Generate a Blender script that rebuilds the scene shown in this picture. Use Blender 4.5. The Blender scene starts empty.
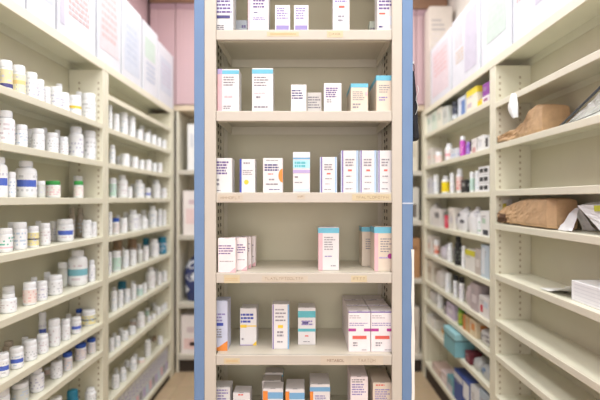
import bpy, bmesh, math, random
from mathutils import Vector, Matrix, noise

random.seed(7)
SC = bpy.context.scene
COL = SC.collection
F, U0, V0, H = 467.0, 305.0, 200.0, 1.34      # focal length in pixels, principal point, eye height

# ------------------------------------------------------------------ helpers
def X_(u, Y): return (u - U0) / F * Y
def Z_(v, Y): return H + (V0 - v) / F * Y

def lin(c):
    c = c / 255.0
    return c / 12.92 if c <= 0.04045 else ((c + 0.055) / 1.055) ** 2.4

_M = {}
def mat(rgb, rough=0.5, var=0.06, scale=30.0, metal=0.0, alpha=1.0, trans=0.0, bump=0.0):
    key = (tuple(rgb), rough, var, scale, metal, alpha, trans, bump)
    if key in _M: return _M[key]
    m = bpy.data.materials.new('paint_%d_%d_%d' % tuple(rgb))
    m.use_nodes = True
    nt = m.node_tree
    b = nt.nodes['Principled BSDF']
    col = [lin(x) for x in rgb]
    tc = nt.nodes.new('ShaderNodeTexCoord')
    nz = nt.nodes.new('ShaderNodeTexNoise')
    nz.inputs['Scale'].default_value = scale
    nz.inputs['Detail'].default_value = 3
    nt.links.new(tc.outputs['Object'], nz.inputs['Vector'])
    rp = nt.nodes.new('ShaderNodeValToRGB')
    rp.color_ramp.elements[0].position = 0.3
    rp.color_ramp.elements[1].position = 0.7
    rp.color_ramp.elements[0].color = [max(0, x * (1 - var)) for x in col] + [1]
    rp.color_ramp.elements[1].color = [min(1, x * (1 + var * 0.5)) for x in col] + [1]
    nt.links.new(nz.outputs['Fac'], rp.inputs['Fac'])
    nt.links.new(rp.outputs['Color'], b.inputs['Base Color'])
    b.inputs['Roughness'].default_value = rough
    b.inputs['Metallic'].default_value = metal
    b.inputs['Alpha'].default_value = alpha
    b.inputs['Transmission Weight'].default_value = trans
    if bump:
        bp = nt.nodes.new('ShaderNodeBump')
        bp.inputs['Strength'].default_value = bump
        bp.inputs['Distance'].default_value = 0.004
        nt.links.new(nz.outputs['Fac'], bp.inputs['Height'])
        nt.links.new(bp.outputs['Normal'], b.inputs['Normal'])
    _M[key] = m
    return m

class MB:
    """collects faces; build() links them as ONE mesh object"""
    def __init__(s): s.v, s.f, s.m, s.sm, s.mats = [], [], [], [], []
    def mi(s, m):
        if m not in s.mats: s.mats.append(m)
        return s.mats.index(m)
    def face(s, pts, m, smooth=False):
        b = len(s.v); s.v.extend(pts); s.f.append(tuple(range(b, b + len(pts)))); s.m.append(s.mi(m)); s.sm.append(smooth)
    def box(s, x0, x1, y0, y1, z0, z1, m):
        b = len(s.v); k = s.mi(m)
        s.v.extend([(x0,y0,z0),(x1,y0,z0),(x1,y1,z0),(x0,y1,z0),(x0,y0,z1),(x1,y0,z1),(x1,y1,z1),(x0,y1,z1)])
        for q in ((0,3,2,1),(4,5,6,7),(0,1,5,4),(1,2,6,5),(2,3,7,6),(3,0,4,7)):
            s.f.append(tuple(b + i for i in q)); s.m.append(k); s.sm.append(False)
    def bevbox(s, x0, x1, y0, y1, z0, z1, m, r=0.0012, seg=2):
        bm = bmesh.new()
        bmesh.ops.create_cube(bm, size=1.0)
        for v in bm.verts:
            v.co = Vector((x0 + (v.co.x + .5) * (x1 - x0), y0 + (v.co.y + .5) * (y1 - y0), z0 + (v.co.z + .5) * (z1 - z0)))
        r = min(r, (x1 - x0) * .3, (y1 - y0) * .3, (z1 - z0) * .3)
        bmesh.ops.bevel(bm, geom=bm.edges[:], offset=r, segments=seg, affect='EDGES', profile=0.5)
        s.add_bm(bm, m); bm.free()
    def add_bm(s, bm, m, smooth=False):
        bm.verts.index_update(); b = len(s.v); k = s.mi(m)
        s.v.extend([tuple(v.co) for v in bm.verts])
        for f in bm.faces:
            s.f.append(tuple(b + v.index for v in f.verts)); s.m.append(k); s.sm.append(smooth)
    def lathe(s, prof, m, n=20, c=(0,0,0), smooth=True, sx=1.0, sy=1.0):
        b = len(s.v); k = s.mi(m)
        for (r, z) in prof:
            for i in range(n):
                a = 2 * math.pi * i / n
                s.v.append((c[0] + r * sx * math.cos(a), c[1] + r * sy * math.sin(a), c[2] + z))
        for j in range(len(prof) - 1):
            for i in range(n):
                i2 = (i + 1) % n
                s.f.append((b + j*n + i, b + j*n + i2, b + (j+1)*n + i2, b + (j+1)*n + i)); s.m.append(k); s.sm.append(smooth)
        for j, rev in ((0, True), (len(prof) - 1, False)):
            ring = [b + j*n + i for i in range(n)]
            s.f.append(tuple(reversed(ring)) if rev else tuple(ring)); s.m.append(k); s.sm.append(False)
    def tube(s, pts, r, m, n=8):
        b = len(s.v); k = s.mi(m); pts = [Vector(p) for p in pts]
        for i, p in enumerate(pts):
            d = (pts[min(i+1, len(pts)-1)] - pts[max(i-1, 0)]).normalized()
            a = d.cross(Vector((0.31, 0.2, 0.93)));  a = a.normalized() if a.length > 1e-4 else Vector((1,0,0))
            c = d.cross(a)
            rr = r[i] if isinstance(r, (list, tuple)) else r
            for j in range(n):
                t = 2 * math.pi * j / n
                s.v.append(tuple(p + a * (rr * math.cos(t)) + c * (rr * math.sin(t))))
        for i in range(len(pts) - 1):
            for j in range(n):
                j2 = (j + 1) % n
                s.f.append((b+i*n+j, b+i*n+j2, b+(i+1)*n+j2, b+(i+1)*n+j)); s.m.append(k); s.sm.append(True)
        s.f.append(tuple(reversed([b + j for j in range(n)]))); s.m.append(k); s.sm.append(False)
        s.f.append(tuple(b + (len(pts)-1)*n + j for j in range(n))); s.m.append(k); s.sm.append(False)
    def grid(s, rows, m, smooth=True, close=False):
        b = len(s.v); k = s.mi(m); w = len(rows[0])
        for r in rows: s.v.extend([tuple(p) for p in r])
        for i in range(len(rows) - 1):
            for j in range(w if close else w - 1):
                j2 = (j + 1) % w
                s.f.append((b+i*w+j, b+i*w+j2, b+(i+1)*w+j2, b+(i+1)*w+j)); s.m.append(k); s.sm.append(smooth)
    def build(s, name, parent=None, loc=None):
        me = bpy.data.meshes.new(name)
        me.from_pydata(s.v, [], s.f)
        for m in s.mats: me.materials.append(m)
        me.polygons.foreach_set('material_index', s.m)
        me.polygons.foreach_set('use_smooth', s.sm)
        me.update()
        o = bpy.data.objects.new(name, me); COL.objects.link(o)
        if loc is not None: o.location = loc
        if parent is not None: o.parent = parent
        return o

def tag(o, label=None, cat=None, group=None, kind=None):
    if label: o['label'] = label
    if cat: o['category'] = cat
    if group: o['group'] = group
    if kind: o['kind'] = kind
    return o

def thing(name, label, cat, loc=(0,0,0), group=None):
    o = bpy.data.objects.new(name, None); COL.objects.link(o)
    o.location = loc; o.empty_display_size = 0.05
    return tag(o, label, cat, group)

ORD = ['', 'first', 'second', 'third', 'fourth', 'fifth', 'sixth', 'seventh', 'eighth', 'ninth', 'tenth', 'eleventh', 'twelfth',
       'thirteenth', 'fourteenth', 'fifteenth', 'sixteenth', 'seventeenth', 'eighteenth', 'nineteenth', 'twentieth']

# ------------------------------------------------------------------ materials
CREAM   = mat((224, 219, 203), 0.42, 0.03, 9)
CREAM_P = mat((199, 194, 184), 0.42, 0.03, 9)     # posts and lips
CREAM_B = mat((216, 211, 187), 0.5, 0.04, 5)      # back panels
SIDE    = mat((229, 227, 208), 0.42, 0.03, 9)
SIDE_P  = mat((225, 221, 202), 0.42, 0.03, 9)     # lips and uprights of the side bays
SLOT    = mat((70, 62, 48), 0.8, 0.1)
BLUE    = mat((106, 138, 180), 0.45, 0.04, 12)
EDGEW   = mat((240, 238, 232), 0.6, 0.03)
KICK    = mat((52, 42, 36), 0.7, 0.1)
PINK    = mat((198, 168, 173), 0.5, 0.04, 3)
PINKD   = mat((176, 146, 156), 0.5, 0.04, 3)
BROWNT  = mat((150, 116, 92), 0.5, 0.1, 8)
TAPE    = mat((208, 196, 164), 0.6, 0.06, 40)
TAPE_P  = mat((203, 194, 178), 0.6, 0.05, 40)
INK     = mat((158, 136, 112), 0.7, 0.1)
INKD    = mat((140, 112, 96), 0.7, 0.1)
WHITE   = mat((244, 243, 243), 0.45, 0.02, 40)
OFFW    = mat((244, 245, 250), 0.5, 0.03, 40)
CARD    = mat((212, 214, 222), 0.6, 0.03, 20)
PLASTIC = mat((247, 249, 254), 0.32, 0.015, 20)
CAPW    = mat((246, 248, 253), 0.38, 0.02, 20)

# ------------------------------------------------------------------ the setting
def struct(name, mb, label):
    return tag(mb.build(name), label, name.split('_')[0], kind='structure')

def floor_mat():
    m = bpy.data.materials.new('floor_tiles'); m.use_nodes = True
    nt = m.node_tree; b = nt.nodes['Principled BSDF']
    tc = nt.nodes.new('ShaderNodeTexCoord'); br = nt.nodes.new('ShaderNodeTexBrick')
    br.offset = 0.0
    br.inputs['Scale'].default_value = 1.0
    br.inputs['Brick Width'].default_value = 0.305
    br.inputs['Row Height'].default_value = 0.305
    br.inputs['Mortar Size'].default_value = 0.0015
    br.inputs['Color1'].default_value = [lin(204), lin(180), lin(148), 1]
    br.inputs['Color2'].default_value = [lin(196), lin(172), lin(140), 1]
    br.inputs['Mortar'].default_value = [lin(160), lin(138), lin(108), 1]
    nt.links.new(tc.outputs['Object'], br.inputs['Vector'])
    nz = nt.nodes.new('ShaderNodeTexNoise'); nz.inputs['Scale'].default_value = 25
    mx = nt.nodes.new('ShaderNodeMix'); mx.data_type = 'RGBA'; mx.blend_type = 'MULTIPLY'
    mx.inputs['Factor'].default_value = 0.18
    nt.links.new(tc.outputs['Object'], nz.inputs['Vector'])
    nt.links.new(br.outputs['Color'], mx.inputs['A']); nt.links.new(nz.outputs['Color'], mx.inputs['B'])
    nt.links.new(mx.outputs['Result'], b.inputs['Base Color'])
    b.inputs['Roughness'].default_value = 0.35
    return m

WALLM = mat((228, 222, 214), 0.8, 0.03, 2)
b = MB(); b.box(-1.30, 1.20, -2.6, 4.15, -0.1, 0.0, floor_mat()); struct('floor', b, 'beige vinyl tiled floor of the stockroom')
b = MB(); b.box(-1.30, 1.20, -2.6, 4.15, 3.02, 3.1, mat((240, 238, 234), 0.8, 0.02, 2)); struct('ceiling', b, 'plain white ceiling over the shelving aisles')
b = MB(); b.box(-1.30, -1.22, -2.6, 4.15, 0, 3.02, PINK); struct('wall_left', b, 'pink wall behind the bottle shelving')
b = MB(); b.box(1.11, 1.20, -2.6, 4.15, 0, 3.02, WALLM); struct('wall_right', b, 'off-white wall behind the mixed goods shelving')
b = MB(); b.box(-1.22, 1.11, 4.05, 4.15, 0, 3.02, PINK); struct('wall_back', b, 'pink painted end wall behind the end shelving')
b = MB(); b.box(-1.30, 1.20, -2.7, -2.6, 0, 3.02, WALLM); struct('wall_front', b, 'off-white wall closing the stockroom')

# ------------------------------------------------------------------ shelving
def pan_shelf(x0, x1, y0, y1, z, lip, front, name='shelf', parent=None, m=CREAM, ml=CREAM_P, tone=None):
    """a folded metal shelf: deck, front lip, back lip. front: '-y' (faces the camera), '+x' or '-x' (faces the aisle)"""
    b = MB(); t = 0.0025; w = 0.012
    b.box(x0, x1, y0, y1, z - t, z, m)
    if front == '-y':
        b.bevbox(x0, x1, y0 - 0.001, y0 + w, z - lip, z + 0.0004, ml, 0.0022)
        b.box(x0, x1, y0 + w, y0 + w + 0.012, z - lip, z - lip + t, m)
        b.box(x0, x1, y1 - t, y1, z - lip, z - t, m)
        b.box(x0, x0 + t, y0 + w, y1 - t, z - lip, z - t, m); b.box(x1 - t, x1, y0 + w, y1 - t, z - lip, z - t, m)
    elif front == '+x':
        b.bevbox(x1 - w, x1 + 0.001, y0, y1, z - lip, z + 0.0004, ml, 0.0022)
        b.box(x0, x0 + t, y0, y1, z - lip, z - t, m)
    else:
        b.bevbox(x0 - 0.001, x0 + w, y0, y1, z - lip, z + 0.0004, ml, 0.0022)
        b.box(x1 - t, x1, y0, y1, z - lip, z - t, m)
    return b.build(name, parent)

# ---- the centre unit that faces the camera
FY, BY = 1.45, 1.755
CX0, CX1 = X_(204.5, FY), X_(402, FY)
IX0, IX1 = X_(216, FY), X_(392, FY)
WX0, WX1 = X_(223, BY), X_(382.5, BY)
CTOP = 2.36
SH = {}
for k, v in zip('ZABCDEFG', (-52, 29.8, 111, 192.6, 273, 355, 436, 517)):
    SH[k] = Z_(v, FY)
LIPC = 0.0315

cu = thing('shelving_unit', 'cream metal shelving unit with blue end panels, facing out in the centre', 'shelving', ((CX0 + CX1) / 2, FY, 0))
OFF = (-(CX0 + CX1) / 2, -FY, 0)
def cpart(mb, name, parent=cu, label=None):
    o = mb.build(name, parent)
    if parent is cu: o.location = OFF
    if label: o['label'] = label
    return o
for x0, x1 in ((CX0, IX0), (IX1, CX1)):
    b = MB(); b.bevbox(x0, x1, FY - 0.002, FY + 0.012, 0.0, CTOP, CREAM_P, 0.002)
    cpart(b, 'front_post')
for s, x0, x1 in ((-1, CX0 + 0.0003, WX0), (1, WX1, CX1 - 0.0003)):
    b = MB(); b.box(x0, x1, FY + 0.0125, BY, 0.0, CTOP, CREAM)
    xs = x1 + 0.0006 if s < 0 else x0 - 0.0006
    z = 0.1
    while z < CTOP - 0.03:
        for yc, hw in ((1.66, 0.009), (1.705, 0.009)):
            q = [(xs, yc - hw, z), (xs, yc + hw, z), (xs, yc + hw, z + 0.012), (xs, yc - hw, z + 0.012)]
            b.face(q if s > 0 else q[::-1], SLOT)
        z += 0.0254
    cpart(b, 'side_panel')
    # slotted angle post in the rear corner
    b = MB()
    if s < 0: b.box(WX0 + 0.0003, WX0 + 0.004, 1.722, BY - 0.0005, 0.0, CTOP, CREAM); b.box(WX0 + 0.004, WX0 + 0.018, BY - 0.004, BY - 0.0005, 0, CTOP, CREAM)
    else:     b.box(WX1 - 0.004, WX1 - 0.0003, 1.722, BY - 0.0005, 0.0, CTOP, CREAM); b.box(WX1 - 0.018, WX1 - 0.004, BY - 0.004, BY - 0.0005, 0, CTOP, CREAM)
    cpart(b, 'rear_post')
b = MB(); b.box(CX0, CX1, BY + 0.0003, BY + 0.004, 0.0, CTOP, CREAM_B); cpart(b, 'back_panel')
for x0, x1, s in ((X_(194, FY), CX0 - 0.0004, -1), (CX1 + 0.0004, X_(413, FY), 1)):
    b = MB(); b.bevbox(x0, x1, FY + 0.0, BY + 0.04, 0.0, CTOP + 0.01, BLUE, 0.002)
    e = cpart(b, 'end_panel', label='blue laminate end panel')
    if s > 0:
        tb = MB(); random.seed(3)                        # white worn edge strip along the outer corner
        rows = []; z = 0.02
        while z < Z_(246, FY):
            wv = 0.002 + 0.005 * random.random() + (0.004 if z < Z_(340, FY) else 0)
            rows.append([(x1 - 0.003 - 0.003 * random.random(), FY - 0.0014, z), (x1 + wv * .55, FY - 0.0016, z)])
            z += 0.03 + 0.04 * random.random()
        tb.grid(rows, EDGEW, False)
        cpart(tb, 'edge_tape', e, 'white peeling edge tape')
        tb = MB(); tb.box(x0 + .0005, x1 + .001, FY - 0.0012, FY - 0.0003, Z_(204, FY), Z_(202.6, FY), mat((196, 208, 226), .5)); cpart(tb, 'clear_tape', e, 'thin pale strip of tape')
CSHELF = {}
for k in 'ZABCDEFG':
    z = SH[k]
    o = pan_shelf(IX0 + 0.0005, IX1 - 0.0005, FY, BY - 0.005, z, LIPC, '-y', 'shelf')
    # wings of the deck that run on behind the posts to the side panels
    o.parent = cu; o.location = OFF; CSHELF[k] = o
b = MB(); b.box(IX0, IX1, FY + .02, FY + .032, 0.0, SH['G'] - LIPC, CREAM); cpart(b, 'kick_plate')
b = MB(); b.bevbox(CX0, CX1, FY, BY, CTOP - 0.03, CTOP + 0.001, CREAM_P, 0.002); cpart(b, 'top_panel')

# handwritten labels stuck on the shelf lips
def scribble(b, x0, x1, z0, z1, m, y, rng, n=None):
    """hand lettered capitals: short strokes"""
    n = n or max(2, int((x1 - x0) / 0.0085)); w = (x1 - x0) / n
    def stroke(ax, az, bx_, bz, t=0.0009):
        d = Vector((bx_ - ax, 0, bz - az)); 
        if d.length < 1e-6: return
        p = Vector((-d.z, 0, d.x)).normalized() * t / 2
        a, c = Vector((ax, y, az)), Vector((bx_, y, bz))
        b.face([tuple(a - p), tuple(c - p), tuple(c + p), tuple(a + p)], m)
    for i in range(n):
        l, r = x0 + i * w, x0 + i * w + w * 0.68; mid = (z0 + z1) / 2
        k = rng.randint(0, 5)
        if k == 0: stroke(l, z0, l, z1); stroke(l, z1, r, z1); stroke(l, mid, r, mid)
        elif k == 1: stroke(l, z1, r, z1); stroke((l + r) / 2, z1, (l + r) / 2, z0)
        elif k == 2: stroke(l, z0, (l + r) / 2, z1); stroke((l + r) / 2, z1, r, z0); stroke(l + w*.15, mid, r - w*.1, mid)
        elif k == 3: stroke(l, z0, l, z1); stroke(l, z0, r, z0)
        elif k == 4: stroke(l, z0, l, z1); stroke(l, z1, r, z1); stroke(r, z1, r, z0); stroke(l, z0, r, z0)
        else: stroke(l, z0, l, z1); stroke(r, z0, r, z1); stroke(l, mid, r, mid)

def letters(b, text, x0, x1, z0, z1, m, y):
    """real lettering turned into faces"""
    cu_ = bpy.data.curves.new('lettering', 'FONT'); cu_.body = text; cu_.size = 1.0
    to = bpy.data.objects.new('lettering', cu_); COL.objects.link(to)
    dg = bpy.context.evaluated_depsgraph_get(); ev = to.evaluated_get(dg); me = ev.to_mesh()
    xs = [v.co.x for v in me.vertices]; ys = [v.co.y for v in me.vertices]
    ax, bx_, ay, by = min(xs), max(xs), min(ys), max(ys)
    pts = [(x0 + (v.co.x - ax) / (bx_ - ax) * (x1 - x0), y, z0 + (v.co.y - ay) / (by - ay) * (z1 - z0)) for v in me.vertices]
    for p in me.polygons: b.face([pts[i] for i in p.vertices], m)
    ev.to_mesh_clear(); bpy.data.objects.remove(to); bpy.data.curves.remove(cu_)

rng = random.Random(5)
for k, u0, u1, v0, v1, tm, ink, txt in (
        ('A', 267, 299, 32, 36.5, TAPE, (270, 296), ''), ('A', 327, 343, 31, 37.5, TAPE, (329, 341), None),
        ('C', 218, 243, 194.5, 201, TAPE_P, (221, 241), None), ('C', 297, 305, 194.5, 199, TAPE_P, (298, 304), None),
        ('C', 352, 391, 194.2, 200.5, TAPE, (356, 389), None),
        ('D', 224, 240, 275, 283, TAPE, (225, 238), ''), ('D', 262, 308, 275.5, 281.5, TAPE_P, (265, 304), None),
        ('D', 351, 367, 275.5, 282, TAPE, (353, 366), None),
        ('E', 224, 240, 358, 363.5, TAPE, (226, 238), ''), ('E', 320.5, 350, 355.8, 364.8, TAPE_P, (327, 344), 'METABOL'),
        ('E', 350.5, 383, 355.8, 364.8, TAPE_P, (358, 376), None)):
    b = MB(); y = FY - 0.0018
    b.box(X_(u0, FY), X_(u1, FY), y, FY - 0.0011, Z_(v1, FY), Z_(v0, FY), tm)
    zc, zh = Z_((v0 + v1) / 2, FY), (v1 - v0) / F * FY
    if txt == '':
        for zz in (zc - zh * .12, zc + zh * .1): b.box(X_(ink[0], FY), X_(ink[1], FY), y - .0003, y - .0001, zz - .0005, zz + .0006, mat((206, 170, 110), .6))
    elif txt: letters(b, txt, X_(ink[0], FY), X_(ink[1], FY), zc - .0045, zc + .0045, INKD, y - 0.0003)
    else: scribble(b, X_(ink[0], FY), X_(ink[1], FY), zc - zh * .18, zc + zh * .18, INK, y - 0.0003, rng)
    b.build('shelf_label', CSHELF[k], None)['label'] = 'handwritten tape label on the shelf lip'

# ---- the bays along the two sides
LIPS = 0.027
def bay(sgn, xf, xb, y0, y1, top, shelves, label, far_filler=0.0, pw=0.034):
    """sgn -1: opens towards +x (stands on the one side), +1: opens towards -x"""
    t = thing('shelving_unit', label, 'shelving', (xf, y0, 0))
    off = (-xf, -y0, 0)
    xa, xc = (xb, xf) if sgn < 0 else (xf, xb)
    fr = '+x' if sgn < 0 else '-x'
    yy1 = y1 + far_filler
    for ya, yb in ((y0, y0 + pw), (y1 - pw, yy1)):
        b = MB(); b.bevbox(xa, xc, ya + .0002, yb - .0002, 0, top - 0.0, SIDE_P, 0.002)
        for yq, flip in ((ya - 0.0002, False), (yb + 0.0002, True)):
            if (ya == y0 and not flip) or (ya != y0 and flip): continue
            z = 0.12
            while z < top - 0.05:
                for d in (0.022, 0.118):
                    xq = xf + sgn * d
                    q = [(xq - .004, yq, z), (xq + .004, yq, z), (xq + .004, yq, z + .011), (xq - .004, yq, z + .011)]
                    b.face(q[::-1] if flip else q, mat((172, 156, 130), .8))
                z += 0.029
        b.build('upright_panel', t, off)
    b = MB()
    xk = (xb - 0.006, xb - 0.0005) if sgn < 0 else (xb + 0.0005, xb + 0.006)
    b.box(xk[0], xk[1], y0, yy1, 0, top, CREAM_B); b.build('back_panel', t, off)
    o = pan_shelf(xa, xc, y0, yy1, top + 0.0395, 0.039, fr, 'top_panel', t, SIDE, SIDE_P); o.location = off
    for z in shelves:
        o = pan_shelf(xa + .0004, xc, y0 + pw, y1 - pw, z, LIPS, fr, 'shelf', t, SIDE, SIDE_P); o.location = off
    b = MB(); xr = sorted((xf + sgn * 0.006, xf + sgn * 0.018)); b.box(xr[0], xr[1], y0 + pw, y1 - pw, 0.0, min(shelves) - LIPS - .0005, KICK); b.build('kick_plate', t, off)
    return t

XL, XLB = -1.008, -1.178
XR, XRB = 0.905, 1.075
TOPZ = H + 0.650
LN = [H + q + LIPS for q in (.354, .165, -.018, -.210, -.427, -.639, -.778, -1.03, -1.27)]
LF = [H + q + LIPS for q in (.515, .344, .164, -.015, -.217, -.426, -.635, -.844, -1.07, -1.297)]
RN = [H + q + LIPS for q in (.436, .237, .019, -.140, -.3775, -.595, -.760, -.953, -1.27)]
RF = [H + q + LIPS for q in (.464, .228, .015, -.213, -.426, -.630, -.776, -.950, -1.245)]
RTOP = H + 0.640
bay(-1, XL, XLB, 1.17, 2.363, TOPZ, LN, 'cream near bay of bottle shelving, packed with white pill bottles')
bay(-1, XL, XLB, 2.364, 3.54, TOPZ, LF, 'cream far bay of bottle shelving, beside the end shelving', 0.06)
bay(1, XR, XRB, 0.97, 2.255, RTOP, RN, 'mostly empty cream shelving bay holding two brown paper bags')
bay(1, XR, XRB, 2.256, 3.56, RTOP, RF, 'cream shelving bay crowded with mixed bottles, boxes and bags', 0.06)

# ---- the end of the room: two open units with pink cupboards over them
def end_unit(x0, x1, yf, lips, label):
    t = thing('shelving_unit', label, 'shelving', ((x0 + x1) / 2, yf, 0))
    off = (-(x0 + x1) / 2, -yf, 0); yb = yf + 0.33
    for xa, xc in ((x0, x0 + .018), (x1 - .018, x1)):
        b = MB(); b.bevbox(xa, xc, yf, yb, 0, 2.03, CREAM, .002); b.build('upright_panel', t, off)
    b = MB(); b.box(x0, x1, yb + .0005, yb + .008, 0, 2.03, mat((196, 186, 166), .6)); b.build('back_panel', t, off)
    for q in lips:
        o = pan_shelf(x0 + .0182, x1 - .0182, yf, yb, H + q + .035, .035, '-y', 'shelf', t); o.location = off
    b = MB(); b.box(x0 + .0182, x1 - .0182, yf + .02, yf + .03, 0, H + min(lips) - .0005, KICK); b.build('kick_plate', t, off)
    return t
YE = 3.625
ELIPS = (.198, -.310, -.840, -1.24)
ERIPS = (.190, -.198, -.647, -1.24)
end_unit(-1.0, -0.06, YE, ELIPS, 'cream end shelving under the pink cupboard, beside the bottle bays')
end_unit(-0.058, 0.96, YE, ERIPS, 'cream end shelving beside the crowded mixed goods bay')

def cupboard(x0, x1, doors, label, z1):
    z0, yf = 2.075, YE - 0.01
    t = thing('wall_cupboard', label, 'cupboard', ((x0 + x1) / 2, yf, z0)); off = (-(x0 + x1) / 2, -yf, -z0)
    b = MB(); b.bevbox(x0, x1, yf + .02, 4.04, z0, z1, PINK, .003); b.build('carcass', t, off)
    b = MB(); b.bevbox(x0, x1, yf + .005, 4.04, z0 - .042, z0 - .0005, mat((214, 196, 172), .5, .05), .002); b.build('bottom_rail', t, off)
    b = MB(); b.bevbox(x0, x1, yf - .01, 4.04, z1 + .0005, z1 + .12, BROWNT, .003); b.build('top_rail', t, off)
    for xa, xc in doors:
        b = MB(); b.bevbox(xa + .003, xc - .003, yf - .001, yf + .0195, z0 + .004, z1 - .004, PINK, .004)
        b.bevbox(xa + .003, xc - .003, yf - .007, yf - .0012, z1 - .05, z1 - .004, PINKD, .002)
        b.bevbox(xa + .003, xa + .05, yf - .007, yf - .0012, z0 + .004, z1 - .0505, PINK, .002)
        d = b.build('door', t, off)
        k = MB(); k.lathe([(.004, 0), (.005, .012), (.012, .016), (.012, .024), (.005, .028)], mat((180, 170, 160), .3, metal=.8), 12)
        ko = k.build('knob', d); ko.rotation_euler = (math.pi / 2, 0, 0); ko.location = (xc - .04, yf - .0012, z0 + .12)
    return t
XD = X_(176, YE)
cupboard(-1.2, -0.06, [(-1.2, XD), (XD, XD + .46), (XD + .46, -0.06)], 'pink wall cupboard high above the end shelving, beside stacked pill bottle cartons', 2.865)
cupboard(-0.058, 1.1, [(-0.058, .45), (.45, .86), (.86, 1.1)], 'pink wall cupboard high above the end shelving, half hidden by printed cartons', 2.815)

# ------------------------------------------------------------------ medicine cartons on the centre shelves
PUR, NAVY, DK, RED = mat((110, 90, 150), .6), mat((76, 74, 132), .6), mat((128, 124, 136), .6), mat((206, 88, 76), .6)
GRY, CYAN, TEAL, LBL = mat((150, 148, 158), .6), mat((112, 194, 222), .5), mat((98, 190, 204), .5), mat((196, 218, 240), .5)
PNK, LIL, VIO, MAG = mat((238, 190, 200), .6), mat((186, 170, 220), .5), mat((118, 100, 176), .5), mat((178, 62, 150), .5)
YEL, ORG, CRM, IND = mat((244, 208, 70), .5), mat((238, 146, 66), .5), mat((232, 216, 196), .6), mat((66, 82, 178), .5)
LPUR, SKY, BRN, CORAL = mat((150, 140, 196), .6), mat((120, 176, 220), .5), mat((196, 172, 150), .7), mat((226, 104, 92), .5)
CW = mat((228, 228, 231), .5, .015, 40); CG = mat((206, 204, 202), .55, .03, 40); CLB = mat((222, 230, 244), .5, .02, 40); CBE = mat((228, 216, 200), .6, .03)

def words(b, x0, x1, z0, z1, rows, m, y, rng, fill=.6, ragged=.35):
    p = (z1 - z0) / rows
    for i in range(rows):
        zt = z1 - i * p; zb = zt - p * fill
        x, xe = x0, x1 - rng.random() * ragged * (x1 - x0)
        while x < xe - .001:
            w = min(xe - x, (.004 + .010 * rng.random()))
            b.face([(x, y, zb), (x + w, y, zb), (x + w, y, zt), (x, y, zt)], m)
            x += w + .0017

NCART = [0]
def carton(shelf, u0, u1, vt, yf, depth, label, art=(), body=CW, flap=False, name='medicine_carton', rot=0.0, zbase=None):
    """art: ('band', fx0, fx1, fz0, fz1, material) or ('text', fx0, fx1, fz0, fz1, rows, material[, fill]); fractions from the left and from the top"""
    x0, x1 = X_(u0, yf), X_(u1, yf); zb = (SH[shelf] if zbase is None else zbase) + .0006; zt = Z_(vt, yf)
    xc = (x0 + x1) / 2; w, h = x1 - x0, zt - zb
    t = thing(name, label, 'carton', (xc, yf, zb), 'medicine cartons on the centre shelves')
    b = MB(); b.bevbox(-w/2, w/2, 0, depth, 0, h, body, .0011); b.build('carton_body', t)
    NCART[0] += 1; rng = random.Random(NCART[0] * 13)
    k = 0
    for a in art:
        pb = tb = MB()
        fx0, fx1, fz0, fz1 = a[1:5]; k += 1; y = -.0003 - k * .00012
        ax, bx_, az, bz = -w/2 + fx0*w, -w/2 + fx1*w, h - fz1*h, h - fz0*h
        if a[0] == 'band': pb.face([(ax, y, az), (bx_, y, az), (bx_, y, bz), (ax, y, bz)], a[5])
        elif a[0] == 'wrap':           # a band that runs on round both sides
            e = .0004 + k*.00012
            for q in ([(ax-e, y, az), (bx_+e, y, az), (bx_+e, y, bz), (ax-e, y, bz)], [(bx_+e, y, az), (bx_+e, depth, az), (bx_+e, depth, bz), (bx_+e, y, bz)], [(ax-e, depth, az), (ax-e, y, az), (ax-e, y, bz), (ax-e, depth, bz)]): pb.face(q, a[5])
        elif a[0] == 'side':           # colour on the left or right side face
            e = .0004 + k*.00012
            if a[1] == 0: pb.face([(-w/2-e, depth-.001, az), (-w/2-e, .001, az), (-w/2-e, .001, bz), (-w/2-e, depth-.001, bz)], a[5])
            else: pb.face([(w/2+e, .001, az), (w/2+e, depth-.001, az), (w/2+e, depth-.001, bz), (w/2+e, .001, bz)], a[5])
        elif a[0] == 'half':           # half disc against the right edge
            r = (bz - az) / 2; zc = (az + bz) / 2
            pb.face([(bx_, y, zc - r)] [::1] + [(bx_ - .62 * r * math.sin(i*math.pi/14), y, zc - r*math.cos(i*math.pi/14)) for i in range(1, 14)][::1] + [(bx_, y, zc + r)], a[5]) if False else \
            pb.face(list(reversed([(bx_ - .62 * r * math.sin(i*math.pi/14), y, zc - r*math.cos(i*math.pi/14)) for i in range(0, 15)])), a[5])
        elif a[0] == 'dot':
            r = (bz - az) / 2; zc, xm = (az + bz) / 2, (ax + bx_) / 2
            pb.face([(xm + r*math.cos(i*math.pi/8), y, zc + r*math.sin(i*math.pi/8)) for i in range(16)], a[5])
        elif a[0] == 'corner':         # triangle in the lower right corner
            pb.face([(ax, y, az), (bx_, y, az), (bx_, y, bz)], a[5])
        else: words(tb, ax, bx_, az, bz, a[5], a[6], y, rng, a[7] if len(a) > 7 else .55)
        if pb.f: pb.build({'band': 'colour_band', 'wrap': 'top_band', 'side': 'side_stripe', 'text': 'lettering'}.get(a[0], 'printed_emblem'), t)
    if flap:
        b = MB(); b.bevbox(-w/2 + .002, w/2 - .002, .0015, depth * .7, h + .0001, h + .0011, body, .0004); b.box(-w*.12, w*.12, .0003, .003, h + .0011, h + .0016, GRY); b.build('tuck_flap', t)
    if rot: t.rotation_euler.z = math.radians(rot)
    return t

Y1 = 1.472
pt = 'on top shelf of centre unit'
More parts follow.
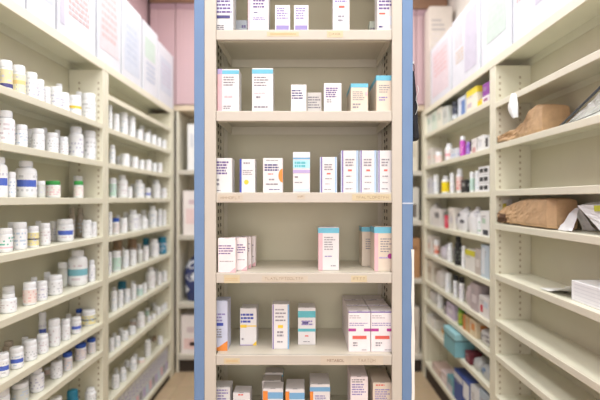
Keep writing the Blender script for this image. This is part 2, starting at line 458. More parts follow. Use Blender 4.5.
# A: top shelf
carton('A', 216.5, 233, -12, Y1, .07, 'tall white carton with navy bar, ' + pt, [('band', 0, .95, .0, .56, CLB), ('band', .5, 1, .72, .9, LBL), ('text', .02, .92, .28, .6, 4, PUR), ('band', .02, .82, .62, .69, NAVY), ('text', .04, .6, .84, .97, 3, DK)])
carton('A', 236, 247.5, 20, 1.60, .05, 'low pale blue carton behind two tall cartons, ' + pt, [('band', .4, 1, .45, .95, LBL), ('text', .5, .95, .2, .4, 1, LPUR)], CLB)
carton('A', 248, 268.5, -14, Y1, .07, 'tall white carton with pink edge stripe, ' + pt, [('band', 0, .13, 0, 1, PNK), ('text', .25, .9, .3, .5, 3, PUR), ('text', .28, .55, .56, .60, 1, NAVY), ('text', .25, .9, .68, .76, 2, LPUR)])
carton('A', 275, 290, 5, Y1, .05, 'small white carton with purple bar, beside pink-edged tall carton, ' + pt, [('text', .12, .9, .1, .55, 5, LPUR), ('band', .08, .92, .75, .92, LPUR)])
carton('A', 294, 308.5, 5, Y1, .12, 'small deep white carton with purple bar, near middle, ' + pt, [('text', .12, .9, .1, .55, 5, LPUR), ('band', .08, .92, .75, .92, LPUR)], )
carton('A', 333, 349.5, -12, Y1, .06, 'tall white carton with red logo line standing alone, ' + pt, [('text', .1, .9, .2, .36, 2, LPUR), ('band', .35, .7, .40, .45, CORAL), ('band', .15, .8, .5, .9, CLB), ('text', .3, .7, .62, .8, 2, GRY)])
carton('A', 369.5, 376, 21, 1.58, .04, 'tiny grey-green carton behind tall carton by post, ' + pt, [('text', .1, .9, .3, .8, 3, GRY)], mat((196, 204, 192), .6))
carton('A', 377.5, 393, -12, Y1, .06, 'tall white carton with purple and red print by post, ' + pt, [('text', .08, .95, .2, .52, 4, PUR), ('band', .1, .5, .56, .6, CORAL), ('band', .05, .95, .64, .84, CLB), ('text', .08, .4, .86, .93, 1, NAVY)])
# B: second shelf
pt = 'second shelf of centre unit'
carton('B', 217.5, 239, 69, Y1, .06, 'blue-topped white carton with pink side stripe by post, ' + pt, [('band', 0, .22, .0, 1, PNK), ('band', .22, 1, .03, .12, CYAN), ('band', 0, .22, 0, .12, LIL), ('text', .28, .8, .18, .42, 4, DK, .4), ('text', .32, .8, .62, .7, 1, PNK), ('text', .28, .7, .85, .95, 2, GRY)])
carton('B', 252, 273, 68, Y1, .06, 'blue-topped white carton standing alone near the middle, ' + pt, [('band', 0, 1, .03, .13, CYAN), ('text', .1, .8, .2, .44, 4, DK, .4), ('text', .1, .85, .56, .6, 1, PNK), ('text', .2, .5, .64, .72, 1, DK), ('text', .1, .9, .86, .94, 1, GRY)])
carton('B', 291, 306.5, 84.5, Y1, .05, 'short plain white carton with blue-black heading, ' + pt, [('text', .05, .95, .2, .56, 4, NAVY, .5)])
carton('B', 307.3, 321.5, 92.5, 1.50, .05, 'lowest carton, shade painted in grey, between two white cartons, ' + pt, [('text', .05, .95, .2, .8, 5, DK, .45)], CG)  # shade on this set-back carton is put into its grey body colour
carton('B', 324, 341.5, 83, Y1, .06, 'white carton with purple heading and no band, ' + pt, [('text', .1, .85, .16, .52, 5, PUR, .6), ('text', .15, .5, .56, .7, 2, GRY)])
carton('B', 351, 368, 83.5, Y1, .15, 'cream-sided carton with light blue top band, ' + pt, [('wrap', 0, 1, .0, .14, CYAN), ('text', .1, .8, .28, .62, 5, GRY, .4), ('band', .84, .97, .3, .42, PNK), ('text', .1, .6, .7, .9, 2, GRY)], CBE)
carton('B', 376.5, 393, 75.5, Y1, .16, 'tall cream carton with blue top band by post, ' + pt, [('wrap', 0, 1, .0, .14, CYAN), ('text', .15, .9, .26, .5, 4, GRY, .4), ('text', .15, .7, .58, .72, 2, LPUR, .5)], CBE)
# C: third shelf
pt = 'third shelf of centre unit'
carton('C', 215.5, 232, 158, Y1, .06, 'white carton with bold purple lettering by post, ' + pt, [('text', .02, .88, .1, .5, 5, PUR, .62), ('text', .05, .3, .6, .85, 2, GRY), ('text', .05, .4, .93, .97, 1, DK)])
carton('C', 239.7, 255, 159, Y1, .05, 'white carton with blue edge stripe and yellow mark, ' + pt, [('band', 0, .13, 0, 1, IND), ('text', .25, .7, .1, .18, 1, GRY), ('text', .2, .9, .33, .5, 3, GRY, .4), ('dot', .25, .62, .62, .76, YEL)])
carton('C', 263, 282.7, 158, Y1, .05, 'white carton with orange half disc on its edge, ' + pt, [('text', .15, .85, .06, .1, 1, GRY), ('text', .08, .9, .18, .4, 3, NAVY, .6), ('text', .25, .6, .45, .5, 1, CORAL), ('half', .7, 1, .31, .71, ORG), ('text', .3, .6, .6, .68, 1, GRY), ('text', .15, .95, .74, .8, 1, DK), ('text', .3, .9, .9, .94, 1, NAVY)])
carton('C', 293, 310, 152, Y1, .05, 'tallest white carton with blue and violet bands in the middle, ' + pt, [('band', 0, 1, .0, .13, CLB), ('band', 0, 1, .14, .18, SKY), ('band', 0, 1, .2, .4, mat((176, 226, 240), .5)), ('text', .1, .9, .24, .4, 2, TEAL, .7), ('band', 0, 1, .44, .52, LIL), ('text', .1, .4, .6, .66, 1, DK), ('text', .1, .8, .74, .78, 1, GRY), ('band', .05, .95, .9, .97, LBL)])
for i, (u0, u1, vt, yy, dd, lb) in enumerate(((320, 337, 157, Y1, .06, 'shorter purple-striped white carton standing apart from the three'), (341, 358.5, 150.5, Y1, .12, 'first of three tall purple-striped cartons, on the middle side'), (359.5, 376.5, 150.5, Y1, .12, 'middle of three tall purple-striped cartons'), (377.5, 393.5, 150.5, Y1, .12, 'tall purple-striped carton of the three next to the post'))):
    carton('C', u0, u1, vt, yy, dd, lb + ', third centre shelf', [('band', .0, .04, 0, 1, LBL), ('band', .06, .13, 0, 1, VIO), ('band', .86, 1, 0, 1, LBL), ('band', .90, .93, 0, 1, SKY), ('text', .25, .8, .2, .4, 3, GRY, .5), ('band', .4, .62, .45, .49, CORAL), ('text', .3, .7, .6, .64, 1, GRY), ('text', .3, .7, .75, .78, 1, GRY), ('text', .25, .75, .9, .94, 1, GRY)])
# D: fourth shelf
pt = 'fourth shelf of centre unit'
for i, (u0, u1, vt, yy, lb) in enumerate(((218, 235.5, 238.5, 1.457, 'frontmost'), (230, 247, 237.8, 1.497, 'second'), (235, 251, 237, 1.545, 'third'), (240, 255.5, 236.5, 1.595, 'hindmost'))):
    carton('D', u0, u1, vt, yy, .036, lb + ' pinkish white carton of the staggered row by post, ' + pt, [('text', .04, .95, .2, .5, 4, PUR, .45), ('text', .1, .95, .66, .7, 1, GRY), ('corner', .65, 1, .85, 1, PNK)], mat((244, 234, 238), .5), True)
carton('D', 318.5, 339, 227.5, 1.50, .10, 'blue-topped carton with pink stripe standing alone, ' + pt, [('band', 0, .2, .1, 1, PNK), ('wrap', 0, 1, .01, .13, CYAN), ('text', .28, .85, .22, .55, 6, GRY, .4), ('text', .3, .8, .66, .7, 1, LPUR), ('text', .6, .85, .88, .92, 1, GRY)], CW, True)
carton('D', 374.5, 393, 227, 1.485, .09, 'blue-topped carton with magenta mark by post, ' + pt, [('band', 0, .2, .12, 1, PNK), ('wrap', 0, 1, .0, .14, CYAN), ('text', .32, .95, .26, .6, 6, GRY, .4), ('text', .25, .9, .68, .74, 1, LIL), ('dot', .75, .95, .6, .72, MAG)], CBE, True)
carton('D', 362, 380, 227, 1.60, .08, 'blue-topped carton half hidden behind another by post, ' + pt, [('wrap', 0, 1, .0, .12, CYAN), ('side', 0, 1, .14, 1, CBE), ('text', .2, .9, .3, .6, 5, GRY, .4)], CBE, True)
# E: fifth shelf
pt = 'fifth shelf of centre unit'
carton('E', 213.5, 227.5, 301, 1.49, .07, 'pale blue carton with orange foot cut off by post, ' + pt, [('text', .1, .9, .25, .5, 4, LPUR, .55), ('band', .2, .7, .44, .5, IND), ('text', .1, .8, .56, .76, 4, GRY, .5), ('corner', .0, 1, .8, 1, ORG), ('band', 0, 1, .93, 1, ORG)], mat((206, 212, 236), .5), True)
carton('E', 240, 256.5, 308.5, 1.545, .07, 'white carton with yellow line and blue heading, ' + pt, [('text', .05, .9, .14, .42, 3, IND, .6), ('band', .02, .4, .44, .52, YEL), ('band', .4, 1, .46, .49, YEL), ('text', .1, .3, .8, .9, 1, GRY), ('corner', .7, 1, .88, 1, YEL), ('band', 0, .8, .98, 1, LIL)], CW, True)
carton('E', 272, 289, 304.5, 1.507, .06, 'narrow white carton with violet stripe and yellow spot, ' + pt, [('band', .04, .1, .0, 1, VIO), ('band', .92, 1, .0, 1, SKY), ('text', .2, .85, .1, .42, 4, GRY, .4), ('band', .35, .65, .46, .53, YEL), ('text', .3, .7, .6, .75, 2, GRY), ('text', .3, .7, .82, .88, 1, GRY)], CW, True)
carton('E', 298, 315.5, 308, 1.55, .08, 'white carton with two turquoise bands in the middle, ' + pt, [('band', 0, 1, .08, .26, TEAL), ('band', 0, 1, .56, .64, TEAL), ('band', .25, .6, .36, .46, NAVY), ('text', .2, .9, .34, .5, 2, LPUR), ('text', .4, .6, .74, .8, 1, CORAL), ('text', .3, .7, .9, .94, 1, GRY)], CW, True)
art = [('band', 0, 1, .0, .03, VIO), ('text', .04, .7, .1, .2, 2, GRY, .3), ('text', .04, .96, .28, .38, 2, LPUR, .4), ('band', .0, .34, .42, .49, MAG), ('band', .7, 1, .42, .49, MAG), ('band', .18, .82, .6, .68, CORAL), ('text', .2, .5, .76, .88, 2, GRY), ('text', .6, .9, .94, .97, 1, GRY)]
for yy, dd, u0, u1, u2, rowname in ((1.478, .085, 348.5, 370.8, 393.5, 'front'), (1.5645, .085, 346.2, 366.9, 388.6, 'middle'), (1.651, .085, 344, 363.6, 384.4, 'rear')):
    e = mat((242, 238, 242), .5)
    carton('E', u0, u1 - .3, {'front': 311.5, 'middle': 305.3, 'rear': 299.8}[rowname], yy, dd, rowname + ' magenta-marked carton in six-box block, inner column, ' + pt, art, e, True)
    carton('E', u1 + .3, u2, {'front': 311.5, 'middle': 305.3, 'rear': 299.8}[rowname], yy, dd, rowname + ' magenta-marked carton in six-box block, post column, ' + pt, art, e, True)
# F: sixth shelf, cut off by the lower edge of the photograph
pt = 'lowest visible centre shelf'
carton('F', 213.5, 230, 387.5, 1.50, .06, 'white carton with purple print by post, ' + pt, [('text', .1, .95, .05, .4, 5, LPUR, .5)], CW, True)
carton('F', 233, 250, 393, 1.50, .06, 'shorter plain white carton second from post, ' + pt, [('text', .3, .6, .03, .1, 1, CORAL), ('text', .1, .9, .2, .4, 3, GRY)], CW, True)
carton('F', 263, 283, 389, 1.49, .06, 'front orange-edged carton with blue stripe, ' + pt, [('band', 0, .24, .05, 1, ORG), ('band', .24, 1, .08, .24, SKY), ('text', .3, .9, .35, .6, 3, GRY)], CW, True)
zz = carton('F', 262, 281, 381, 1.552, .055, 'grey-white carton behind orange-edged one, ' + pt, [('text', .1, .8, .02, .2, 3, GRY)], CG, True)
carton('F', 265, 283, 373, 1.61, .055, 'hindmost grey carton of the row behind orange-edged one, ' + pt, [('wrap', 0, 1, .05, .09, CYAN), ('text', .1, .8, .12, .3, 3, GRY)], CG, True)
carton('F', 285.5, 304.5, 389.5, 1.49, .09, 'orange-edged carton with blue stripe nearer the middle, ' + pt, [('band', 0, .2, .05, 1, ORG), ('band', .2, 1, .08, .24, SKY), ('text', .3, .9, .35, .6, 3, GRY)], CW, True)
carton('F', 310, 330, 384.5, 1.50, .10, 'white carton with broad blue band and orange side, ' + pt, [('band', 0, .16, .1, 1, ORG), ('wrap', 0, 1, .06, .16, SKY), ('text', .25, .85, .25, .5, 5, LPUR, .5)], CW, True)
carton('F', 350.5, 368, 377, 1.485, .11, 'tall white carton with purple lines toward the post, ' + pt, [('text', .08, .9, .04, .12, 2, GRY), ('text', .08, .95, .13, .36, 5, LPUR, .5)], mat((240, 232, 236), .5), True)
carton('F', 373, 392, 383, 1.485, .08, 'cream carton with dark print against the post, ' + pt, [('text', .15, .7, .03, .08, 1, CORAL), ('text', .1, .95, .13, .4, 6, LPUR, .5)], CBE, True)
carton('F', 371, 389, 377, 1.575, .08, 'cream carton behind another against the post, ' + pt, [('text', .1, .9, .05, .2, 3, MAG, .5)], CBE, True)

# ------------------------------------------------------------------ black bag hanging on the outside of the blue end panel
t = thing('cloth_bag', 'black folded cloth bag hanging on the outside of a blue end panel', 'bag', (X_(413, FY) + .018, 1.53, Z_(140, 1.53)))
rows = []; hz = Z_(72, 1.53) - Z_(140, 1.53)
for i in range(14):
    f = i / 13; wx = .0165 - .0135 * f ** 1.3; wy = .055 - .042 * f
    rows.append([(wx * math.cos(a) * (1 + .12 * math.sin(3*a + f*5)), wy * math.sin(a) * (1 + .1 * math.sin(5*a)), hz * f) for a in [2*math.pi*j/20 for j in range(20)]])
b = MB(); BLK = mat((26, 26, 34), .8, .2, 60, bump=.4); b.grid(rows, BLK, True, True); b.face([p for p in reversed(rows[0])], BLK); b.face(rows[-1], BLK); b.build('bag_body', t)
b = MB(); b.tube([(.001, -.014, hz * .98), (.001, -.01, hz + .02), (-.004, 0, hz + .03), (.001, .012, hz + .015), (.001, .012, hz*.98)], .0018, BLK); b.build('strap', t)
b = MB(); b.tube([(-.017, 0, hz + .028), (-.008, 0, hz + .026), (-.002, 0, hz + .024), (.004, 0, hz + .034)], .0016, mat((200, 200, 200), .3, metal=.9)); b.build('hook', t)
b = MB(); b.tube([(.004 + .004*math.sin(i*1.3), -.035 - .012 * (1 - i/9) , hz * (.75 - .05 * i)) for i in range(10)], .001, mat((225, 225, 222), .6)); b.build('cord', t, None)['label'] = 'white dangling cord'

# ------------------------------------------------------------------ bottles
def bottle(name, loc, r, h, style, face, seed):
    """style: dict(cap colour, body colour, label colour, band colour, shape); face: angle of the side that looks at the aisle"""
    rng = random.Random(seed)
    t = thing(name, None, None, loc)
    body = style.get('body', PLASTIC); capm = style.get('cap', CAPW); shape = style.get('shape', 'pill')
    if shape == 'pill':   ch, cr, sh = .24, .93, .73
    elif shape == 'round': ch, cr, sh = .16, .62, .70
    else:                  ch, cr, sh = .20, .74, .72
    n = 20; zc = h * (1 - ch)
    b = MB(); nr = r * cr * .86
    prof = [(r * .9, 0), (r, r * .12), (r, h * sh)]
    for i in range(1, 5):
        a = i / 4 * math.pi / 2
        prof.append((nr + (r - nr) * math.cos(a), h * sh + (zc - h * sh) * .85 * math.sin(a)))
    prof.append((nr, zc + h * .02))
    b.lathe(prof, body, n); b.build('bottle_body', t)
    b = MB(); rc = r * cr
    b.lathe([(rc * .97, zc), (rc, zc + h * .012), (rc, h * .975), (rc * .93, h), (rc * .5, h)], capm, n)
    for i in range(0, 28):                                            # grip ribs
        a = 2 * math.pi * i / 28; c, s_ = math.cos(a), math.sin(a)
        e = .0006; q = rc * .045
        p = [(c * rc - s_ * q, s_ * rc + c * q), (c * (rc + e) , s_ * (rc + e)), (c * rc + s_ * q, s_ * rc - c * q)]
        b.face([(p[1][0], p[1][1], zc + h*.02), (p[0][0], p[0][1], zc + h*.02), (p[0][0], p[0][1], h * .96), (p[1][0], p[1][1], h * .96)], capm)
        b.face([(p[2][0], p[2][1], zc + h*.02), (p[1][0], p[1][1], zc + h*.02), (p[1][0], p[1][1], h * .96), (p[2][0], p[2][1], h * .96)], capm)
    b.build('cap', t)
    # wrap-round label with rows of print
    z0, z1 = h * .10, h * (sh - .04); nr_ = 9; ns = 28; rl = r + .0006
    b = MB(); lm = style.get('label', OFFW); ink = style.get('ink', (SG, SG, SP, SB, SR)[rng.randrange(5)]); bandm = style.get('band'); bpos = style.get('bpos', (.45, .75))
    rng0 = style.get('ring', bandm is not LBLUE)
    for j in range(nr_):
        za, zb = z0 + (z1 - z0) * j / nr_, z0 + (z1 - z0) * (j + 1) / nr_
        fr = 1 - (j + .5) / nr_
        for i in range(ns):
            a0, a1 = face + 2 * math.pi * i / ns, face + 2 * math.pi * (i + 1) / ns
            m = lm; near = min(i, ns - i) / ns
            if bandm is not None and bpos[0] <= fr <= bpos[1] and near < (.3 if rng0 else .15): m = bandm
            elif j % 2 == 1 and near < .33 and rng.random() < .36: m = ink
            b.face([(rl*math.cos(a0), rl*math.sin(a0), za), (rl*math.cos(a1), rl*math.sin(a1), za), (rl*math.cos(a1), rl*math.sin(a1), zb), (rl*math.cos(a0), rl*math.sin(a0), zb)], m)
    b.build('bottle_label', t)
    return t

SG, SP, SB, SR = mat((208, 210, 216), .6), mat((204, 204, 224), .6), mat((196, 212, 232), .6), mat((222, 212, 220), .6)
GREEN, BLUEC, TEALC = mat((64, 170, 84), .4), mat((44, 88, 186), .4), mat((40, 128, 160), .4)
LBLUE, AMB = mat((84, 110, 204), .5), mat((232, 220, 178), .5)
CLEAR = mat((214, 216, 212), .3, .02); TAUPE = mat((176, 164, 148), .4, .05); BROWNB = mat((168, 140, 116), .5, .05); MINT = mat((196, 226, 214), .5)
ST = {
 'w': (dict(), 'white pill bottle'), 'wr': (dict(shape='round'), 'round-shouldered white bottle'), 'wm': (dict(shape='mid'), 'white bottle with narrower cap'),
 'amb': (dict(label=AMB, band=NAVY, bpos=(.8, 1)), 'cream-labelled bottle with navy line'), 'yel': (dict(label=mat((244, 236, 204), .5), band=mat((240, 214, 150), .5), bpos=(.3, .55)), 'white bottle with pale yellow label'),
 'ydot': (dict(band=YEL, bpos=(.35, .6)), 'white bottle with yellow patch'), 'blue': (dict(band=LBLUE, bpos=(.3, .65)), 'white bottle with blue band'),
 'blr': (dict(band=LBLUE, bpos=(.3, .62), shape='round'), 'large white bottle with blue band'), 'green': (dict(cap=GREEN, shape='pill', label=mat((246, 240, 238), .5), ink=PNK), 'white bottle with green cap'),
 'clear': (dict(body=CLEAR, cap=CAPW, label=CLEAR), 'greyish translucent bottle'), 'taupe': (dict(body=TAUPE, cap=TAUPE, label=TAUPE, shape='mid'), 'tall taupe bottle'),
 'dark': (dict(band=mat((90, 90, 96), .5), bpos=(.4, .55), label=mat((238, 226, 170), .5)), 'dark and yellow labelled bottle'), 'teal': (dict(band=mat((130, 192, 208), .5), bpos=(.35, .7), shape='round'), 'white bottle with teal label'),
 'bcap': (dict(cap=BLUEC, shape='pill', label=mat((236, 226, 228), .5)), 'bottle with blue cap'), 'tcap': (dict(cap=TEALC, body=TEALC, label=mat((60, 140, 176), .5)), 'teal bottle'),
 'mint': (dict(label=MINT), 'white bottle with mint label'), 'pink': (dict(label=mat((244, 228, 224), .5), ink=mat((236, 190, 186), .6)), 'bottle with pinkish label'), 'brown': (dict(body=BROWNB, cap=BROWNB, label=BROWNB), 'brown bottle'),
 'cdot': (dict(ink=mat((110, 190, 170), .5), band=mat((236, 200, 210), .5), bpos=(.75, .85)), 'bottle with green and pink print'),
}
PLACED = {}
def put_bottles(side, bayname, shelf_no, zs, head, items, lim):
    """items: (u0, u1, v_top, style[, rear]); resolved into real positions on the shelf"""
    sgn = -1 if side == 'L' else 1; xf = XL if side == 'L' else XR
    placed = PLACED.setdefault((side, bayname, shelf_no), [])
    todo = []
    for n_, it in enumerate(items):
        u0, u1, vt, st = it[:4]; uc = (u0 + u1) / 2; best = None
        for ins in ((.008, .02, .035, .05, .065, .08, .095) if len(it) < 5 else (.075, .085, .095)):
            for shrink in (1.0,):
                r = .03
                for _ in range(6):
                    x = abs(xf) + .014 + ins + r; Y = F * x / abs(uc - U0); r = (u1 - u0) / 2 * Y / F / (1.04 if bayname == 'near' else .96) * shrink
                r = max(.011, min(r, .06))
                if ins + .014 + 2 * r > .164: continue
                Y = min(max(Y, lim[0] + r + .003), lim[1] - r - .003); x = abs(xf) + .014 + ins + r
                gap = min([math.hypot(x - p[0], Y - p[1]) - r - p[2] for p in placed] + [1.0])
                if gap > .0015: best = (x, Y, r); break
                if best is None and gap > -.02: pass
            if best: break
        if not best:                                   # squeeze in beside its neighbours
            for r2 in (.028, .025, .022, .019, .016, .013):
                for ins in (.008, .03, .055, .08, .105, .12):
                    for dy in (0, .01, -.01, .02, -.02, .03, -.03, .045, -.045):
                        x = abs(xf) + .014 + ins + r2; Y = F * x / abs(uc - U0) + dy; Y = min(max(Y, lim[0] + r2 + .003), lim[1] - r2 - .003)
                        if ins + .014 + 2 * r2 > .164: continue
                        if min([math.hypot(x - p[0], Y - p[1]) - r2 - p[2] for p in placed] + [1.0]) > .0015: best = (x, Y, r2); break
                    if best: break
                if best: break
        if not best: continue
        x, Y, r = best; h = Z_(vt, Y) - zs - .0006
        h = max(.032, min(h, head - .008))
        placed.append(best); todo.append((Y, x, r, h, st))
    todo.sort(key=lambda q: -q[0] if bayname == 'near' else q[0])
    for i, (Y, x, r, h, st) in enumerate(todo):
        style, core = ST[st]
        t = bottle('pill_bottle', (sgn * x, Y, zs + .0006), r, h, style, math.atan2(-Y, -sgn * x), int(Y * 1e4) + shelf_no)
        size = 'squat ' if h / r < 2.6 else ('slim ' if h / r > 4.6 else '')
        if core.split()[0] in ('large', 'tall'): size = ''
        tag(t, '%s%s, %s from divider, %s shelf down, %s bottle bay' % (size, core, ORD[i + 1], ORD[shelf_no], bayname), 'bottle', 'pill bottles in the %s bay' % bayname)

def head(levels, k): return (levels[k - 1] - LIPS if k else TOPZ) - levels[k]
NEAR, FAR = (1.17 + .036, 2.363 - .036), (2.364 + .036, 3.54 - .036)
near = {
 0: [(0, 12, 61, 'amb'), (13, 25, 66, 'yel'), (26, 37, 73, 'w'), (50, 62, 87.5, 'w'), (68.5, 81, 96, 'ydot'), (82.5, 96, 94, 'w'), (36, 44, 80, 'w'), (44, 50, 87, 'w'), (60, 69, 93, 'w'), (-14, -2, 53, 'w'), (-30, -16, 46, 'w')],
 1: [(-3, 14, 111, 'wm'), (16, 27, 125, 'w'), (32, 44, 129, 'w'), (46, 58, 133, 'w'), (59, 68, 137, 'w'), (69, 83, 127, 'wm'), (87, 100, 131, 'w'), (26, 33, 129, 'w', 1), (-22, -6, 108, 'w')],
 2: [(-6, 7, 157, 'blr'), (16, 36, 161, 'blr'), (37.5, 45, 181, 'clear'), (46, 60, 181, 'green'), (74, 83, 181, 'green'), (8, 15.5, 172, 'w'), (80, 89, 176, 'w', 1)],
 3: [(-2, 12, 228, 'cdot'), (13, 26.5, 222, 'w'), (28, 38.5, 226, 'dark'), (40, 50, 223, 'w'), (57, 73, 219, 'blue'), (82.5, 91.5, 220, 'w'), (92.5, 99.5, 222, 'w'), (50, 57, 221, 'w', 1), (69, 75, 208, 'taupe', 1), (77, 83.5, 208, 'taupe', 1)],
 4: [(1, 16, 294, 'wm'), (23.5, 36, 282, 'pink'), (36.5, 47, 281, 'w'), (48, 62, 275, 'w'), (68.5, 87, 250, 'teal'), (88.5, 95, 260, 'wm'), (3, 14, 286, 'w', 1), (58, 67, 262, 'clear', 1)],
 5: [(-3, 8.5, 353, 'blue'), (10, 23, 347, 'blue'), (24, 36.5, 340, 'w'), (37, 48, 334, 'w'), (48.5, 60, 319, 'w'), (61, 70, 319, 'w'), (71, 81, 317, 'blue'), (83.5, 97, 310, 'dark'), (39, 46, 312, 'blue', 1), (3, 14, 341, 'taupe', 1)],
 6: [(12, 28, 382, 'clear'), (30, 43.5, 368, 'wm'), (51, 62, 361, 'w'), (75, 86, 343, 'bcap'), (87, 95.5, 338, 'bcap'), (63, 72, 352, 'bcap'), (44.5, 50, 367, 'pink', 1), (-6, 9, 388, 'w')],
 7: [(67, 78, 390, 'tcap'), (89.5, 100, 388, 'wm'), (50, 62, 397, 'w')],
}
near_extra = {0: [(20, 25, 70, 'w', 1), (56, 62, 84, 'w', 1), (76, 82, 92, 'w', 1)], 1: [(42, 47, 128, 'w', 1), (55, 60, 130, 'w', 1), (80, 86, 130, 'w', 1)],
 3: [(9, 14, 222, 'w', 1), (36, 41, 221, 'w', 1), (88, 93, 218, 'w', 1)], 4: [(31, 37, 277, 'w', 1), (44, 50, 272, 'w', 1)],
 5: [(22, 28, 337, 'w', 1), (54, 60, 318, 'w', 1), (66, 71, 314, 'w', 1), (76, 82, 309, 'bcap', 1)], 6: [(24, 30, 371, 'w', 1), (57, 62, 355, 'w', 1), (82, 87, 342, 'w', 1), (96, 100, 338, 'w')]}
for k, v in near_extra.items(): near[k] += v
for k, items in near.items(): put_bottles('L', 'near', k + 1, LN[k], head(LN, k), items, NEAR)
far = {
 1: [(108, 112, 101, 'w'), (113, 119, 114, 'w'), (119.5, 127.5, 112, 'w'), (128, 135, 116, 'w'), (136, 142.5, 130, 'w'), (143.5, 150, 133, 'w'), (150.5, 156, 135, 'w'), (156.5, 161, 138, 'w'), (161.5, 166, 140, 'w'), (123, 128, 111, 'w', 1), (139, 144, 124, 'w', 1)],
 2: [(109.5, 115, 145, 'wm'), (120.5, 129, 154, 'w'), (131, 138, 157, 'w'), (139, 144, 160, 'w'), (144.5, 151, 160, 'w'), (152, 156.5, 163, 'w'), (157, 162, 163, 'w')],
 3: [(109.5, 116, 178, 'mint'), (117, 127, 175, 'wr'), (127.5, 132, 187, 'w'), (134, 143.5, 180, 'wr'), (145, 150.5, 188, 'blue'), (152, 160, 180, 'wr'), (161.5, 168, 188, 'w')],
 4: [(112.5, 119, 218, 'bcap'), (119.5, 127, 218, 'w'), (128, 138, 210, 'wr'), (140, 147.5, 216, 'wr'), (148.5, 156.5, 206, 'wr'), (157.5, 161.5, 209, 'w'), (162, 166, 210, 'w'), (108.5, 112, 212, 'w'), (123, 128, 212, 'w', 1), (141, 146, 210, 'w', 1)],
 5: [(111.5, 120.5, 251, 'mint'), (122, 128.5, 250, 'w'), (129, 136, 250, 'w'), (137, 142.5, 250, 'clear'), (143, 148.5, 246, 'w'), (149.5, 158.5, 239, 'wm'), (160, 168, 237, 'tcap'), (113, 122, 240, 'brown', 1), (128, 136.5, 239, 'brown', 1), (143, 149, 238, 'tcap', 1)],
 6: [(111, 117, 291, 'w'), (117.5, 123, 290, 'w'), (124, 130, 289, 'w'), (131, 136, 284, 'w'), (136.5, 142.5, 285, 'mint'), (146, 155, 267, 'wr'), (157, 161.5, 272, 'w'), (162, 167, 271, 'w'), (118, 126, 281, 'tcap', 1), (142.5, 146.5, 283, 'w')],
 7: [(109.5, 114, 338, 'w'), (114.5, 120, 336, 'w'), (120.5, 128, 331, 'w'), (128.5, 135.5, 326, 'w'), (137, 144.5, 312, 'wm'), (147, 151, 316, 'w'), (151.5, 155.5, 315, 'w'), (156, 160.5, 307, 'w'), (161, 164, 305, 'w'), (164.5, 168, 303, 'w'), (130, 136, 319, 'pink', 1), (145, 149, 308, 'mint', 1)],
 8: [(112, 119, 375, 'w'), (119.5, 126, 367, 'wr'), (129.5, 136.5, 357, 'wr'), (138, 144, 358, 'pink'), (145, 150.5, 340, 'w'), (158, 162.5, 336, 'w'), (152, 156.5, 344, 'brown', 1), (124, 129, 360, 'w', 1)],
}
extra = {1: [(116, 120, 110, 'w', 1), (131, 135, 114, 'w', 1), (147, 151, 130, 'w', 1), (158, 162, 136, 'w', 1)],
 2: [(116, 120, 156, 'w', 1), (127, 131, 155, 'w', 1), (148, 152, 161, 'w', 1)],
 3: [(113, 117, 181, 'w', 1), (130, 134, 184, 'w', 1), (141, 145, 183, 'w', 1), (158, 162, 184, 'w', 1)],
 4: [(116, 120, 215, 'w', 1), (131, 135, 211, 'w', 1), (150, 154, 209, 'w', 1), (136.5, 140.5, 214, 'w')],
 5: [(120, 124, 247, 'w', 1), (137, 141, 244, 'w', 1), (153, 157, 241, 'w', 1), (108.5, 111.5, 252, 'w')],
 6: [(112, 116, 287, 'w', 1), (131, 135, 281, 'w', 1), (151, 155, 272, 'w', 1), (159, 163, 269, 'w', 1)],
 7: [(112, 116, 333, 'w', 1), (119, 123, 328, 'w', 1), (153, 157, 308, 'w', 1), (160, 163, 303, 'w', 1), (139, 143, 314, 'w', 1)],
 8: [(114, 118, 368, 'w', 1), (133, 137, 354, 'w', 1), (145, 149, 345, 'w', 1)]}
for k, v in extra.items(): far[k] += v
for k, items in far.items(): put_bottles('L', 'far', k + 1, LF[k], head(LF, k), items, FAR)

# row of white cartons on the floor-level shelf of the far bottle bay
pals = [LIL, LBL, PNK, GRY]
Yc = 2.52; i = 0
while Yc < 3.47:
    i += 1; wd = .056; hh = .186 + .004 * ((i * 7) % 3)
    t = thing('storage_carton', 'upright white and lilac carton, %s from divider, floor-level shelf, far bottle bay' % ORD[i], 'carton', (XL - .014 - .06, Yc + wd / 2, LF[9] + .0006), 'white cartons on the floor-level shelf')
    b = MB(); b.bevbox(-.06, .06, -wd/2 + .001, wd/2 - .001, 0, hh, CARD, .0015); b.build('carton_body', t)
    b = MB(); e = .0604; b2 = MB()
    b.face([(e, -wd*.36, hh*.12), (e, wd*.36, hh*.12), (e, wd*.36, hh*.4), (e, -wd*.36, hh*.4)], pals[i % 4])
    b.build('spine_panel', t); b = MB()
    for q in range(3): b.face([(e, -wd*.3, hh*(.55 + .1*q)), (e, wd*(.1 + .06*q), hh*(.55 + .1*q)), (e, wd*(.1+.06*q), hh*(.59 + .1*q)), (e, -wd*.3, hh*(.59+.1*q))], LPUR)
    b2.face([(-.05, -wd/2 + .0006, hh*.2), (.05, -wd/2 + .0006, hh*.2), (.05, -wd/2 + .0006, hh*.5), (-.05, -wd/2 + .0006, hh*.5)], pals[(i + 1) % 4])
    b.build('spine_lettering', t); b2.build('side_print', t); Yc += wd + .004

